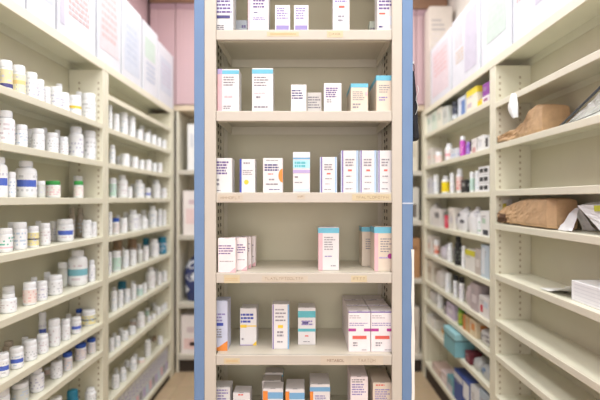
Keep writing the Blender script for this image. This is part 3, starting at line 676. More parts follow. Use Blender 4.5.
# ------------------------------------------------------------------ big printed cartons on top of the side bays
def big_carton(side, u_near, u_far, vtop_or_h, label, prints, depth=.16, body=CARD, xin=0.0):
    sgn = -1 if side == 'L' else 1; xf = (XL if side == 'L' else XR) + sgn * (.004 + xin); zb = (TOPZ if side == 'L' else RTOP) + .0405
    ya, yb = sorted((F * abs(xf) / abs(u_near - U0), F * abs(xf) / abs(u_far - U0))); ya += .004; yb -= .004
    h = vtop_or_h; xa, xc = sorted((xf, xf + sgn * depth))
    t = thing('shipping_carton', label, 'carton', ((xa + xc) / 2, (ya + yb) / 2, zb), 'printed cartons on top of the side shelving')
    w2, d2 = (xc - xa) / 2, (yb - ya) / 2
    b = MB(); b.bevbox(-w2, w2, -d2, d2, 0, h, body, .003); b.build('carton_body', t)
    b = MB(); b.bevbox(-w2 + .004, w2 - .004, -d2 + .002, -.002, h + .0002, h + .003, body, .001); b.build('top_flap', t)
    b = MB(); b.bevbox(-w2 + .004, w2 - .004, .002, d2 - .002, h + .0002, h + .003, body, .001); b.build('top_flap', t)
    xs = -sgn * (w2 + .0007); rng = random.Random(int(u_near * 10))
    def quad(fy0, fy1, fz0, fz1, m, k=0, pm_=None):
        pm = pm_; x = xs - sgn * k * .0003
        a, c = -d2 + 2 * d2 * fy0, -d2 + 2 * d2 * fy1
        q = [(x, a, h * fz0), (x, c, h * fz0), (x, c, h * fz1), (x, a, h * fz1)]
        pm.face(q if sgn < 0 else q[::-1], m)
        # the same print on the end that faces down the aisle
    for p in prints:
        pm = MB()
        if p[0] == 'band': quad(*p[1:6], 1, pm)
        else:
            fy0, fy1, fz0, fz1, n, m = p[1:7]
            for j in range(n):
                z = fz1 - (fz1 - fz0) * j / n; y = fy0
                while y < fy1 - .02:
                    w = min(.04 + .1 * rng.random(), fy1 - y); quad(y, y + w, z - (fz1 - fz0) / n * .6, z, m, 2, pm); y += w + .025
        pm.build('colour_panel' if p[0] == 'band' else 'lettering', t)
    pm = MB()
    for j in range(7 if h < .6 else 13):                                # printing on the near end
        z = h * (.85 - (.1 if h < .6 else .045) * j); w = w2 * (.5 + .8 * rng.random()); pm.face([(-w2 * .8, -d2 - .0007, z), (-w2 * .8 + w, -d2 - .0007, z), (-w2 * .8 + w, -d2 - .0007, z + h * (.03 if h < .6 else .022)), (-w2 * .8, -d2 - .0007, z + h * (.03 if h < .6 else .022))], mat((176, 168, 166), .6) if j < 3 else mat((206, 196, 192), .6))
    pm.build('end_lettering', t)
    return t
PR, PB, PG, PO = mat((216, 202, 208), .6), mat((198, 204, 218), .6), mat((192, 208, 200), .6), mat((214, 196, 182), .6)
PR2, PB2 = mat((214, 180, 182), .6), mat((186, 194, 212), .6)
LW = mat((196, 192, 208), .6)
big_carton('L', -60, 26, .45, 'white shipping carton at the near end above the bottle bays', [('band', .1, .9, .3, .8, LW)])
big_carton('L', 27, 56, .44, 'white shipping carton with pale lilac panel above near bottle bay', [('band', .1, .9, .2, .9, PB), ('text', .2, .8, .3, .6, 4, LW)])
big_carton('L', 57.5, 96, .45, 'white shipping carton with salmon printing above near bottle bay', [('text', .25, .8, .22, .66, 8, PR2), ('band', .05, .15, .1, .9, LW)])
big_carton('L', 97.5, 121, .46, 'white shipping carton with pink print, third from the pink cupboard end', [('band', .08, .9, .14, .9, PR), ('text', .15, .8, .25, .8, 7, PR2)])
big_carton('L', 122, 141.5, .445, 'white shipping carton with pale blue print, above far bottle bay', [('band', .1, .9, .1, .85, PB), ('text', .2, .75, .2, .7, 6, PB2)])
big_carton('L', 143, 158, .44, 'white shipping carton with mint print, above far bottle bay', [('band', .1, .8, .5, .8, PG), ('text', .2, .8, .15, .45, 4, PB2)])
big_carton('L', 158.4, 173.5, .41, 'white shipping carton with blue-grey print, last before the pink cupboard', [('band', .12, .85, .2, .8, PB), ('text', .2, .8, .3, .7, 5, LW)])
big_carton('R', 558, 512.5, .43, 'white shipping carton with red specks, nearest one above the paper-bag bay'.replace('nearest one', 'first one'), [('text', .55, .9, .35, .6, 4, PR2), ('band', .1, .45, .2, .8, LW)])
big_carton('R', 511.5, 481, .47, 'tall white shipping carton with mint print above the paper-bag bay', [('band', .15, .8, .2, .8, mat((196, 210, 204), .6)), ('text', .2, .75, .3, .7, 6, PG)])
big_carton('R', 480, 452, .41, 'white shipping carton with orange and lilac print above the mixed-goods bay', [('band', .1, .5, .1, .9, LW), ('text', .55, .85, .3, .5, 4, PO), ('band', .6, .9, .55, .85, PR)])
big_carton('R', 451, 430.5, .40, 'white shipping carton with pink print above mixed-goods bay', [('band', .1, .9, .1, .9, PR), ('text', .2, .8, .4, .8, 5, PR2)])
big_carton('R', 429.5, 424.6, .735, 'tallest beige shipping carton with dark print at far end', [], .168, mat((206, 196, 186), .6, .03), .0)
# a greenish carton lying across the near end of the row
t = thing('shipping_carton', 'pale green carton lying on top of red-specked carton', 'carton', (XR + .092, 1.78, RTOP + .0405 + .4335), 'printed cartons on top of the side shelving')
b = MB(); b.bevbox(-.075, .075, -.13, .13, 0, .12, mat((176, 196, 182), .6), .003); b.build('carton_body', t)
b = MB(); b.face([(-.0757, .1, .02), (-.0757, -.1, .02), (-.0757, -.1, .06), (-.0757, .1, .06)], PG); b.build('printed_panel', t)

# ------------------------------------------------------------------ mixed goods in the far bay on the other side
def yR(u, x=XR): return F * x / (u - U0)
OCC = {}
def ok(shelf, xa, xc, ya, yb):
    for q in OCC.setdefault(shelf, []):
        if xa < q[1] + .0015 and xc > q[0] - .0015 and ya < q[3] + .0015 and yb > q[2] - .0015: return False
    return True
RFL = (2.256 + .037, 3.56 - .037)
def slot(shelf, u0, u1, depth, ins=.016):
    """a free footprint on the shelf whose aisle face spans u0..u1"""
    for shr in (1, .85, .7, .55):
        for i_ in (ins, ins + .03, ins + .06, ins + .085):
            x = XR + i_
            if i_ + depth > .166: 
                d = .166 - i_
                if d < .03: continue
            else: d = depth
            ya, yb = yR(u1, x), yR(u0, x); c, hw = (ya + yb) / 2, (yb - ya) / 2 * shr
            ya, yb = max(c - hw, RFL[0]), min(c + hw, RFL[1])
            if yb - ya > .012 and ok(shelf, x, x + d, ya, yb):
                OCC[shelf].append((x, x + d, ya, yb)); return x, x + d, ya, yb
    return None
def rlab(core, s): return '%s, %s shelf down, mixed goods bay' % (core, ORD[s + 1])
GRP = 'mixed goods in the crowded bay'
def rbox(s, u0, u1, vt, core, rgb, accents=(), depth=.09, ins=.016, name='product_box', cat='box'):
    q = slot(s, u0, u1, depth, ins)
    if not q: print('no room', s, core); return
    xa, xc, ya, yb = q; z = RF[s] + .0006; top = (RF[s-1] - LIPS if s else RTOP) - RF[s]
    h = max(.03, min(Z_(vt, (ya + yb) / 2) - z, top - .008))
    t = thing(name, rlab(core, s), cat, ((xa + xc) / 2, (ya + yb) / 2, z), GRP); w, d = (xc - xa) / 2, (yb - ya) / 2
    b = MB(); b.bevbox(-w, w, -d, d, 0, h, mat(rgb, .5, .03), .0015); b.build('box_body', t)
    k = 0
    for (f0, f1, g0, g1, crgb) in accents:
        k += 1; m = mat(crgb, .5); e = .0004 + .0002 * k; b = MB()
        b.face([(-w - e, d - 2*d*f0, h*g1), (-w - e, d - 2*d*f0, h*g0), (-w - e, d - 2*d*f1, h*g0), (-w - e, d - 2*d*f1, h*g1)], m); b.build('colour_panel', t)
        b = MB(); b.face([(-w + 2*w*f0, -d - e, h*g0), (-w + 2*w*f1, -d - e, h*g0), (-w + 2*w*f1, -d - e, h*g1), (-w + 2*w*f0, -d - e, h*g1)], m); b.build('end_panel', t)
    rng = random.Random(int(u0 * 7 + s)); b = MB()
    for j in range(3):
        g = .78 - .07 * j; f1 = .3 + .5 * rng.random(); m = mat((170, 166, 172), .6)
        b.face([(-w - .0003, d*.75, h*(g + .03)), (-w - .0003, d*.75, h*g), (-w - .0003, d*.75 - 2*d*f1*.8, h*g), (-w - .0003, d*.75 - 2*d*f1*.8, h*(g + .03))], m)
    b.build('lettering', t)
    b = MB(); b.bevbox(-w*.94, w*.94, -d*.94, d*.3, h + .0001, h + .0012, mat(rgb, .5, .03), .0004); b.build('top_flap', t)
    return t
def rbottle(s, u0, u1, vt, core, style, ins=.014, name='bottle', cat='bottle'):
    yy = yR((u0 + u1) / 2, XR + .04); r = (u1 - u0) / 2 * yy / F / 1.06
    q = slot(s, u0, u1, 2 * r, ins)
    if not q: print('no room', s, core); return
    xa, xc, ya, yb = q; r = min((xc - xa) / 2, (yb - ya) / 2, .05); z = RF[s] + .0006; top = (RF[s-1] - LIPS if s else RTOP) - RF[s]
    x, y = xa + r, (ya + yb) / 2; h = max(.035, min(Z_(vt, y) - z, top - .008))
    t = bottle(name, (x, y, z), r, h, style, math.atan2(-y, -x), int(u0 * 31 + s))
    return tag(t, rlab(core, s), cat, GRP)
def rbag(s, u0, u1, vt, core, rgb, depth=.1, ins=.016, spots=None, name='plastic_bag', cat='bag'):
    q = slot(s, u0, u1, depth, ins)
    if not q: print('no room', s, core); return
    xa, xc, ya, yb = q; z = RF[s] + .0006; top = (RF[s-1] - LIPS if s else RTOP) - RF[s]
    h = max(.03, min(Z_(vt, (ya + yb) / 2) - z, top - .008)); t = thing(name, rlab(core, s), cat, ((xa + xc) / 2, (ya + yb) / 2, z), GRP); w, d = (xc - xa) / 2, (yb - ya) / 2
    soft(t, w, d, h, rgb, int(u0), spots)
    return t
def soft(t, w, d, h, rgb, seed, spots=None, rough=.35):
    b = MB(); rows = []; N = 24
    for i in range(13):
        f = i / 12; k = .93 * (1 - abs(2 * f - .8) ** 3 * .35); k = min(k, .96)
        if f > .8: k *= 1 - (f - .8) * 3.2
        ring = []
        for j in range(N):
            a = 2 * math.pi * j / N; c, s_ = math.cos(a), math.sin(a)
            p = (abs(c) ** 4 + abs(s_) ** 4) ** -.25
            nz = noise.noise(Vector((c * 2 + seed, s_ * 2, f * 4))) * .09 - .05
            ring.append((w * c * p * k * (1 + nz), d * s_ * p * k * (1 + nz), h * f * (1 if i in (0, ) else .97 + .03 * noise.noise(Vector((c*3, s_*3, seed))))))
        rows.append(ring)
    m = mat(rgb, rough, .06, 40, bump=.3); b.grid(rows, m, True, True); b.face(list(reversed(rows[0])), m); b.face(rows[-1], m)
    b.build('bag_body', t)
    if spots:
        b = MB(); rng = random.Random(seed)
        for _ in range(10):
            i, j = rng.randrange(2, 9), rng.randrange(N)
            p = [Vector(rows[i + di][(j + dj) % N]) for di, dj in ((0, 0), (0, 1), (1, 2), (2, 1), (2, 0), (1, -1))]
            b = MB(); b.face([tuple(v * 1.02) for v in p], mat(spots, .4)); b.build('dot_print', t)
    b = MB(); b.tube([(-w*.3, 0, h*.955), (-w*.1, d*.1, h*.99), (w*.15, -d*.1, h*.98), (w*.35, 0, h*.955)], [.002, .0035, .0035, .002], m); b.build('gathered_top', t)

# first shelf
rbox(0, 426, 431, 108, 'white binder next to the pink cupboard end', (226, 230, 222), ((.2, .8, .5, .8, (190, 210, 196)),), .12, name='binder', cat='binder')
rbox(0, 431.5, 436.5, 107, 'pale green binder, second from pink cupboard end', (212, 224, 210), ((.2, .8, .5, .8, (180, 200, 186)),), .12, name='binder', cat='binder')
rbox(0, 437, 442, 106, 'ivory binder, third from pink cupboard end', (230, 228, 214), ((.2, .8, .4, .7, (200, 206, 190)),), .12, name='binder', cat='binder')
rbox(0, 442.5, 447.5, 107, 'greyish binder beside dark bottle', (206, 210, 204), ((.2, .8, .4, .7, (180, 186, 180)),), .12, name='binder', cat='binder')
rbottle(0, 448.5, 456.5, 102, 'charcoal bottle with pale foot label', dict(body=mat((58, 62, 74), .4), cap=mat((64, 66, 76), .4), label=mat((60, 66, 84), .5), band=mat((200, 206, 214), .5), bpos=(.72, 1), ink=mat((150, 150, 160), .5)))
rbox(0, 458, 465, 97, 'white and blue box beside yellow box', (214, 222, 234), ((.5, 1, 0, .8, (96, 130, 190)),), .07)
rbox(0, 466.5, 477, 89, 'white box with yellow top, largest there', (238, 230, 214), ((0, 1, .72, 1, (244, 222, 66)), (.1, .5, .2, .4, (206, 190, 200))), .1)
rbox(0, 477.5, 482, 100, 'small yellow box below purple one', (240, 214, 40), ((.2, .8, .6, .9, (226, 196, 60)),), .06)
rbox(0, 482.5, 489, 83, 'purple box beside the divider', (142, 66, 158), ((0, 1, 0, .38, (232, 226, 232)), (.2, .8, .12, .26, (150, 80, 120))), .09)
# second shelf
rbox(1, 426, 431.5, 149, 'greyish white box at far end', (218, 212, 206), ((.2, .7, .4, .6, (226, 190, 180)),), .08)
rbottle(1, 432, 439.5, 152, 'pinkish white bottle near far end', ST['pink'][0])
rbottle(1, 441, 449.5, 144, 'round white bottle with rosy label', dict(shape='round', label=mat((246, 232, 232), .5), band=mat((230, 160, 170), .5), bpos=(.5, .65)))
rbox(1, 450.5, 456.5, 149, 'bluish white box beside magenta bottle', (222, 226, 236), ((.1, .9, .3, .5, (190, 204, 228)),), .06)
rbottle(1, 457, 463, 136.5, 'magenta bottle with white cap', dict(shape='mid', body=mat((196, 70, 190), .4), cap=CAPW, label=mat((198, 74, 196), .5), ink=PNK))
rbottle(1, 463.5, 469, 142, 'purple bottle beside magenta one', dict(shape='mid', body=mat((142, 96, 204), .4), cap=mat((170, 140, 220), .4), label=mat((146, 104, 206), .5), ink=LIL))
rbox(1, 470, 477, 139, 'white box with black edge and red patch', (232, 226, 226), ((0, .22, .2, 1, (40, 40, 46)), (.35, .8, .05, .4, (212, 160, 160))), .07)
rbox(1, 477.5, 483.5, 136, 'tall plain white box second from divider', (238, 238, 238), ((.2, .7, .3, .6, (220, 220, 226)),), .08)
rbox(1, 484, 489, 138, 'white box with black stripe beside the divider', (232, 232, 232), ((.35, .8, .25, 1, (36, 36, 42)),), .07)
# third shelf
rbox(2, 426, 430.5, 178, 'grey box at far end', (206, 204, 208), ((.2, .8, .4, .7, (190, 186, 200)),), .07)
rbottle(2, 431, 436.5, 175, 'greyish white bottle near far end', ST['w'][0])
rbottle(2, 437.5, 446.5, 176, 'white bottle with broad yellow label', dict(shape='round', band=mat((244, 216, 20), .5), bpos=(.1, .8), label=mat((244, 216, 20), .5), ink=mat((220, 180, 20), .5)))
rbottle(2, 448, 452.5, 173, 'slim white bottle behind yellow-labelled one', ST['w'][0])
rbottle(2, 453, 460, 169, 'tall rosy white bottle in the middle', dict(shape='mid', label=mat((242, 214, 210), .5), ink=CORAL))
rbox(2, 461, 466, 180, 'small black box in the middle', (44, 44, 48), ((.2, .8, .5, .7, (150, 150, 150)),), .05)
rbottle(2, 467.5, 472.5, 172, 'white bottle with mint label', ST['mint'][0])
rbottle(2, 473, 477.5, 171, 'plain white bottle by windowed boxes', ST['w'][0])
q = slot(2, 478.5, 489, .1)
for i, nm in enumerate(('lowest', 'middle', 'topmost')):
    xa, xc, ya, yb = q; w, d = (xc - xa) / 2, (yb - ya) / 2; h = .042
    t = thing('product_box', rlab(nm + ' white box with dark windows in stack of three', 2), 'box', ((xa + xc) / 2, (ya + yb) / 2, RF[2] + .0008 + i * (h + .0022)), GRP)
    b = MB(); b.bevbox(-w, w, -d, d, 0, h, mat((240, 240, 242), .5), .0015); b.build('box_body', t)
    b = MB(); K = mat((36, 40, 50), .4)
    for f0, f1 in ((.12, .46), (.54, .88)):
        b.face([(-w - .0006, d - 2*d*f0, h*.75), (-w - .0006, d - 2*d*f0, h*.25), (-w - .0006, d - 2*d*f1, h*.25), (-w - .0006, d - 2*d*f1, h*.75)], K)
    b.face([(-w*.7, -d - .0006, h*.25), (w*.7, -d - .0006, h*.25), (w*.7, -d - .0006, h*.75), (-w*.7, -d - .0006, h*.75)], K)
    b.build('window', t)
# fourth shelf
rbag(3, 426, 432, 203, 'grey-white crumpled bag at far end', (220, 216, 214))
rbox(3, 433, 440.5, 209, 'white box with dark print near far end', (224, 218, 216), ((.3, .8, .5, .8, (120, 116, 120)),), .08)
rbottle(3, 442, 447.5, 211, 'small red bottle', dict(body=mat((206, 44, 74), .4), cap=mat((120, 120, 110), .5), label=mat((208, 46, 78), .5), ink=PNK))
rbox(3, 448.5, 453.5, 208, 'cream box beside red bottle', (230, 224, 216), ((.2, .8, .3, .6, (206, 200, 206)),), .07)
rbag(3, 454, 464, 207, 'white bag with black spots', (228, 228, 232), spots=(66, 66, 78))
rbag(3, 465, 474, 207, 'white crumpled bag with grey spots', (236, 236, 240), spots=(176, 176, 192))
rbottle(3, 475, 480, 213, 'white bottle with green print', dict(ink=mat((90, 170, 110), .5), shape='mid'))
rbox(3, 480.5, 489, 211, 'white box with black foot label beside the divider', (236, 236, 236), ((.3, .9, .05, .25, (52, 54, 66)), (.2, .6, .5, .7, (190, 214, 196))), .08)
# fifth shelf
rbox(4, 426, 431, 236, 'white box at far end', (228, 222, 216), ((.2, .8, .3, .6, (214, 190, 180)),), .07)
rbottle(4, 431.5, 437, 240, 'bottle with orange-red print', dict(label=mat((244, 220, 210), .5), ink=mat((214, 80, 50), .5), band=mat((222, 96, 70), .5), bpos=(.6, .8)))
rbag(4, 438, 444, 244, 'lilac grey bag', (206, 200, 212))
rbottle(4, 444.5, 450.5, 243, 'white bottle beside black one', ST['wm'][0])
rbottle(4, 451.5, 458.5, 236, 'tall black bottle with white specks', dict(shape='mid', body=mat((30, 30, 34), .4), cap=mat((34, 34, 38), .4), label=mat((34, 34, 38), .5), ink=mat((170, 180, 170), .5)))
rbottle(4, 459.5, 464, 246, 'slim white bottle by yellow-topped box', ST['w'][0])
rbox(4, 465, 474.5, 250, 'white box with yellow-green top', (228, 226, 222), ((0, 1, .74, 1, (214, 206, 60)),), .09)
rbox(4, 475, 480.5, 249, 'taupe box second from divider', (196, 186, 180), ((.2, .8, .3, .6, (220, 214, 210)),), .09)
rbox(4, 481, 489, 245, 'pale blue box beside the divider', (196, 212, 226), ((.1, .5, .1, .9, (226, 232, 240)),), .09)
# sixth shelf
rbox(5, 426, 432, 260, 'ivory box at far end', (222, 214, 200), ((.2, .8, .4, .7, (190, 176, 160)),), .08)
rbag(5, 433, 441, 268, 'grey-white bag near far end', (216, 210, 208))
rbottle(5, 442, 449, 273, 'white wide bottle', ST['w'][0])
rbottle(5, 451, 456, 275, 'white bottle with black cap, far one of two', dict(cap=mat((34, 36, 40), .4)))
rbottle(5, 456.5, 462, 277, 'white bottle with black cap, near one of two', dict(cap=mat((34, 36, 40), .4), ink=LPUR))
rbag(5, 463, 470, 281, 'pinkish grey bag', (204, 190, 194))
rbox(5, 470.5, 478, 284, 'mauve box', (186, 172, 176), ((.2, .8, .3, .6, (220, 210, 214)),), .09)
rbox(5, 479, 489, 297, 'white box with red patch beside the divider', (230, 226, 226), ((.15, .4, .2, .55, (208, 60, 84)), (.5, .9, .5, .8, (204, 214, 226))), .09)
# seventh shelf
rbag(6, 426, 433, 288, 'white bag at far end', (218, 214, 214))
rbottle(6, 434, 441, 292, 'white bottle near far end', ST['w'][0])
rbottle(6, 442, 446, 302, 'small dark bottle', dict(body=mat((70, 60, 62), .4), cap=mat((50, 50, 56), .4), label=mat((150, 140, 140), .5)))
rbox(6, 446.5, 454, 303, 'lilac box', (206, 192, 216), ((.2, .8, .3, .6, (230, 224, 236)),), .08)
rbottle(6, 455, 462, 306, 'green bottle', dict(body=mat((110, 160, 60), .4), cap=mat((120, 166, 70), .4), label=mat((140, 180, 80), .5), ink=YEL))
rbox(6, 463, 469, 316, 'tan box with orange edge', (206, 176, 130), ((0, .4, 0, 1, (214, 130, 70)),), .08)
rbox(6, 469.5, 476, 320, 'cream box with orange patch', (226, 208, 176), ((.3, .8, .4, .8, (226, 150, 84)),), .08)
rbag(6, 477, 489, 328, 'grey-white bag with dark spots beside the divider', (214, 212, 212), spots=(150, 146, 150))
# eighth shelf
rbox(7, 442, 448, 331, 'orange box behind white tray', (224, 160, 70), ((.2, .8, .2, .5, (240, 200, 120)),), .06, .05)
rbox(7, 465, 470, 352, 'dark red box beside teal one', (110, 44, 58), ((.2, .8, .3, .6, (150, 90, 100)),), .07)
rbag(7, 470.5, 478, 357, 'clear grey bag', (196, 198, 200))
rbag(7, 478.5, 489, 364, 'grey bag with blue spots beside the divider', (190, 194, 198), spots=(120, 150, 190))
q = slot(7, 451, 463, .12)
xa, xc, ya, yb = q; w, d, h = (xc - xa) / 2, (yb - ya) / 2, .135
t = thing('product_box', rlab('teal lidded box', 7), 'box', ((xa + xc) / 2 - .048, (ya + yb) / 2, RF[7] + .0012), GRP); TQ = mat((124, 178, 190), .5)
b = MB(); b.bevbox(-w + .002, w - .002, -d + .002, d - .002, 0, h * .72, TQ, .002); b.build('box_body', t)
b = MB(); b.bevbox(-w, w, -d, d, h * .725, h, mat((150, 198, 208), .5), .003); b.build('box_lid', t)
b = MB(); b.box(-w - .0005, w + .0005, -d - .0005, d + .0005, h * .70, h * .722, mat((40, 50, 56), .6)); b.build('dark_seam', t)
q = slot(7, 425.5, 441.5, .14, .004)
xa, xc, ya, yb = q; w, d, h = (xc - xa) / 2, (yb - ya) / 2, .066
t = thing('storage_tray', rlab('shallow white plastic tray', 7), 'tray', ((xa + xc) / 2 - .05, (ya + yb) / 2, RF[7] + .0012), GRP); WT = mat((236, 234, 230), .4)
b = MB()
b.box(-w, w, -d, d, 0, .004, WT)
b.bevbox(-w, -w + .005, -d, d, .004, h, WT, .001); b.bevbox(w - .005, w, -d, d, .004, h, WT, .001); b.bevbox(-w + .005, w - .005, -d, -d + .005, .004, h, WT, .001); b.bevbox(-w + .005, w - .005, d - .005, d, .004, h, WT, .001); b.build('tray_body', t)
b = MB(); b.bevbox(-w + .008, w - .008, -d + .008, d - .008, .0045, h * .8, mat((230, 226, 220), .6), .004); b.build('paper_liner', t)
# floor-level shelf
rbox(8, 432, 440, 366, 'pinkish tan box', (206, 182, 172), ((.2, .8, .3, .7, (226, 206, 200)),), .1)
rbox(8, 441, 446.5, 372, 'pale pink box', (224, 206, 208), ((.2, .8, .3, .6, (240, 230, 232)),), .1)
rbox(8, 447, 453, 377, 'turquoise box', (120, 176, 190), ((.1, .9, .0, .5, (206, 200, 214)),), .1)
rbox(8, 454, 462, 372, 'blue box with white top edge', (58, 84, 158), ((0, 1, .72, .92, (226, 228, 238)),), .12)
rbox(8, 462.5, 470, 380, 'blue box with white label', (66, 92, 170), ((.1, .9, .4, .9, (232, 234, 242)),), .12)
rbox(8, 470.5, 479, 388, 'white box with blue foot', (230, 232, 238), ((0, 1, 0, .4, (72, 96, 170)),), .12)
rbox(8, 479.5, 489, 392, 'grey-blue box beside the divider', (180, 196, 214), ((.1, .7, .3, .6, (226, 232, 240)),), .12)

# ------------------------------------------------------------------ things in the mostly empty bay
def sheet(b, corners, m, seed, amp=.006, n=12, k=9.0):
    A, B, C_, D = [Vector(c) for c in corners]; rows = []
    nrm = (B - A).cross(D - A).normalized()
    for i in range(n + 1):
        row = []
        for j in range(n + 1):
            p = A.lerp(B, j / n).lerp(D.lerp(C_, j / n), i / n)
            row.append(tuple(p + nrm * amp * noise.noise(p * k * 4 + Vector((seed, 0, 0)))))
        rows.append(row)
    b.grid(rows, m, False)
KRAFT = mat((200, 166, 128), .75, .16, 26, bump=.6); KRAFT_SHADE = mat((92, 66, 46), .85, .1, 14)
def paper_bag(loc, secs, label, seed, extra=None):
    """secs: along y (away from the camera): (y, x half width, x centre, z low, z high, roughness)"""
    t = thing('paper_bag', label, 'bag', loc, 'brown paper bags')
    N = 40; rows = []
    # densify
    S = []
    for a, c in zip(secs, secs[1:]):
        for k in range(6): S.append([a[i] + (c[i] - a[i]) * k / 6 for i in range(6)])
    S.append(list(secs[-1]))
    for (y, hw, xc, zl, zh, rg) in S:
        ring = []
        for j in range(N):
            a = 2 * math.pi * j / N; c, s_ = math.cos(a), math.sin(a); p = (abs(c) ** 7 + abs(s_) ** 7) ** (-1/7)
            n1 = noise.noise(Vector((c * 1.6 + seed, s_ * 1.6, y * 16))) ; n2 = abs(noise.noise(Vector((c * 3 + seed, s_ * 3, y * 34))))
            k = 1 - rg * (.5 + .5 * n1) - rg * .9 * n2
            x = xc + hw * c * p * k; z = (zl + zh) / 2 + (zh - zl) / 2 * s_ * p * k
            ring.append((x, y + rg * .05 * n1, max(z, .0005)))
        rows.append(ring)
    b = MB(); b.grid(rows, KRAFT, False, True); b.face(rows[0], KRAFT)
    o = b.build('bag_body', t)
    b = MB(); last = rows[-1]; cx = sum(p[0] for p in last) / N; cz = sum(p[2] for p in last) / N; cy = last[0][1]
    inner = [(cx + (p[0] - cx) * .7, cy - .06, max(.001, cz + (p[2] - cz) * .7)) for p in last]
    b.grid([[(p[0]*1.0, p[1] - .001, p[2]) for p in last], inner], KRAFT_SHADE, True, True); b.face(list(reversed(inner)), KRAFT_SHADE)  # inner faces in a darker kraft: shade inside the mouth painted as colour
    b.build('bag_mouth', t)['label'] = 'open mouth of the bag, inner shade painted dark'
    return t
z = RN[1] + .0006
bg = paper_bag((.985, 1.84, z), [(0, .056, .004, 0, .112, .03), (.05, .060, .002, 0, .126, .05), (.11, .060, -.002, 0, .112, .09), (.16, .056, -.006, 0, .082, .2), (.21, .052, -.016, 0, .06, .26), (.26, .046, -.03, .0, .052, .3), (.31, .044, -.038, .0, .046, .3), (.365, .040, -.045, .004, .04, .26)],
               'crumpled brown paper bag on second shelf of the mostly empty bay', 3)
z = RN[3] + .0006
paper_bag((.968, 1.745, z), [(0, .040, .012, 0, .116, .03), (.03, .052, .0, 0, .122, .05), (.16, .055, 0, 0, .122, .07), (.27, .052, -.002, 0, .116, .1), (.34, .046, -.008, .0, .104, .2), (.40, .040, -.018, .0, .09, .26), (.45, .034, -.036, .0, .06, .24)],
          'squarer brown paper bag filling fourth shelf of the mostly empty bay', 9)
t = thing('paper_scrap', 'crumpled white and yellow wrapper behind the mouth of squarer brown bag', 'paper', (.955, 2.207, z))
b = MB(); sheet(b, [(-.035, 0, .002), (.035, .004, .002), (.025, .004, .118), (-.02, -.002, .11)], mat((236, 236, 238), .5), 8, .003); b.build('paper_sheet', t)
b = MB(); sheet(b, [(-.028, -.006, .055), (-.008, -.006, .055), (-.006, -.006, .098), (-.022, -.006, .095)], mat((214, 200, 80), .5), 8, .001); b.build('yellow_patch', t)
# white hanging scrap between the shelves
t = thing('paper_scrap', 'curled white paper scrap hanging from top shelf lip above brown bag', 'paper', (XR - .0035, 2.03, RN[0] - .028))
rows = []
for i in range(12):
    f = i / 11; zz_ = .026 - f * .115; cx = -.012 * math.sin(f * 2.6); hw = .022 + .024 * math.sin(f * math.pi)
    rows.append([(cx - .012*f + .006 * math.cos(j * 1.1), -.06 * f + (j / 6 - .5) * 2 * hw, zz_) for j in range(7)])
b = MB(); b.grid(rows, mat((238, 240, 240), .4), True); b.build('paper_sheet', t)
b = MB(); b.box(-.0015, .001, -.012, .012, .012, .027, mat((214, 210, 200), .4)); b.build('tape_strip', t)

# plastic sleeve with a dark spine leaning beside the first paper bag
z = RN[1] + .0006
t = thing('document_sleeve', 'clear plastic document sleeve with dark spine leaning beside crumpled paper bag', 'sleeve', (.93, 1.70, z))
SLV = mat((226, 230, 226), .25, .08, 20); 
b = MB(); b.tube([(0, -.002, .006), (.004, -.09, .042), (.010, -.19, .085), (.014, -.28, .126)], .0045, mat((74, 78, 84), .4)); b.build('spine', t, None)['label'] = 'dark slanting spine'
b = MB(); sheet(b, [(.012, -.012, .006), (.03, -.38, .006), (.06, -.38, .13), (.026, -.26, .112)], SLV, 2, .012); b.build('sleeve_body', t)
b = MB(); sheet(b, [(.045, -.03, .006), (.065, -.33, .006), (.085, -.33, .07), (.06, -.12, .055)], mat((244, 244, 240), .6), 5, .008); b.build('paper_sheet', t)
b = MB(); b.tube([(.002, -.005, .0085), (-.004, -.11, .006), (0, -.2, .014), (.004, -.3, .03)], .002, mat((120, 124, 120), .4)); b.build('edge_seam', t)
# white paper and a padded envelope beside the second paper bag
z = RN[3] + .0006
t = thing('folded_paper', 'white folded paper standing like a tent beside squarer brown bag', 'paper', (.95, 1.67, z))
b = MB(); sheet(b, [(-.012, .062, .002), (-.012, -.03, .002), (.022, -.012, .086), (.022, .014, .082)], mat((240, 241, 244), .6), 4, .008); b.build('front_leaf', t)
b = MB(); sheet(b, [(.022, .014, .082), (.022, -.012, .086), (.07, -.03, .002), (.07, .05, .002)], mat((232, 234, 238), .6), 6, .006); b.build('rear_leaf', t)
t = thing('padded_envelope', 'white padded envelope with yellow-green patch leaning at the near end', 'envelope', (.985, 1.41, z))
rows = []
b = MB(); EN = mat((234, 236, 238), .4, .04, 20, bump=.3)
sheet(b, [(-.062, .17, .094), (-.05, .06, .008), (-.05, -.15, .008), (-.035, -.15, .105)], EN, 1, .006); 
sheet(b, [(-.062, .17, .094), (-.035, -.15, .105), (.045, -.15, .118), (.03, .15, .112)], EN, 3, .004)
sheet(b, [(.03, .15, .112), (.045, -.15, .118), (.05, -.15, .008), (.045, .06, .008)], EN, 5, .004); b.build('envelope_body', t)
b = MB(); sheet(b, [(-.03, .10, .1065), (-.02, .0, .109), (.02, .0, .1165), (.015, .10, .1135)], mat((190, 196, 60), .5), 3, .001); sheet(b, [(-.0605, .085, .095), (-.058, .03, .097), (-.056, .03, .078), (-.059, .085, .076)], mat((196, 200, 70), .5), 2, .0005); b.build('sticker', t, None)['label'] = 'yellow-green sticker'
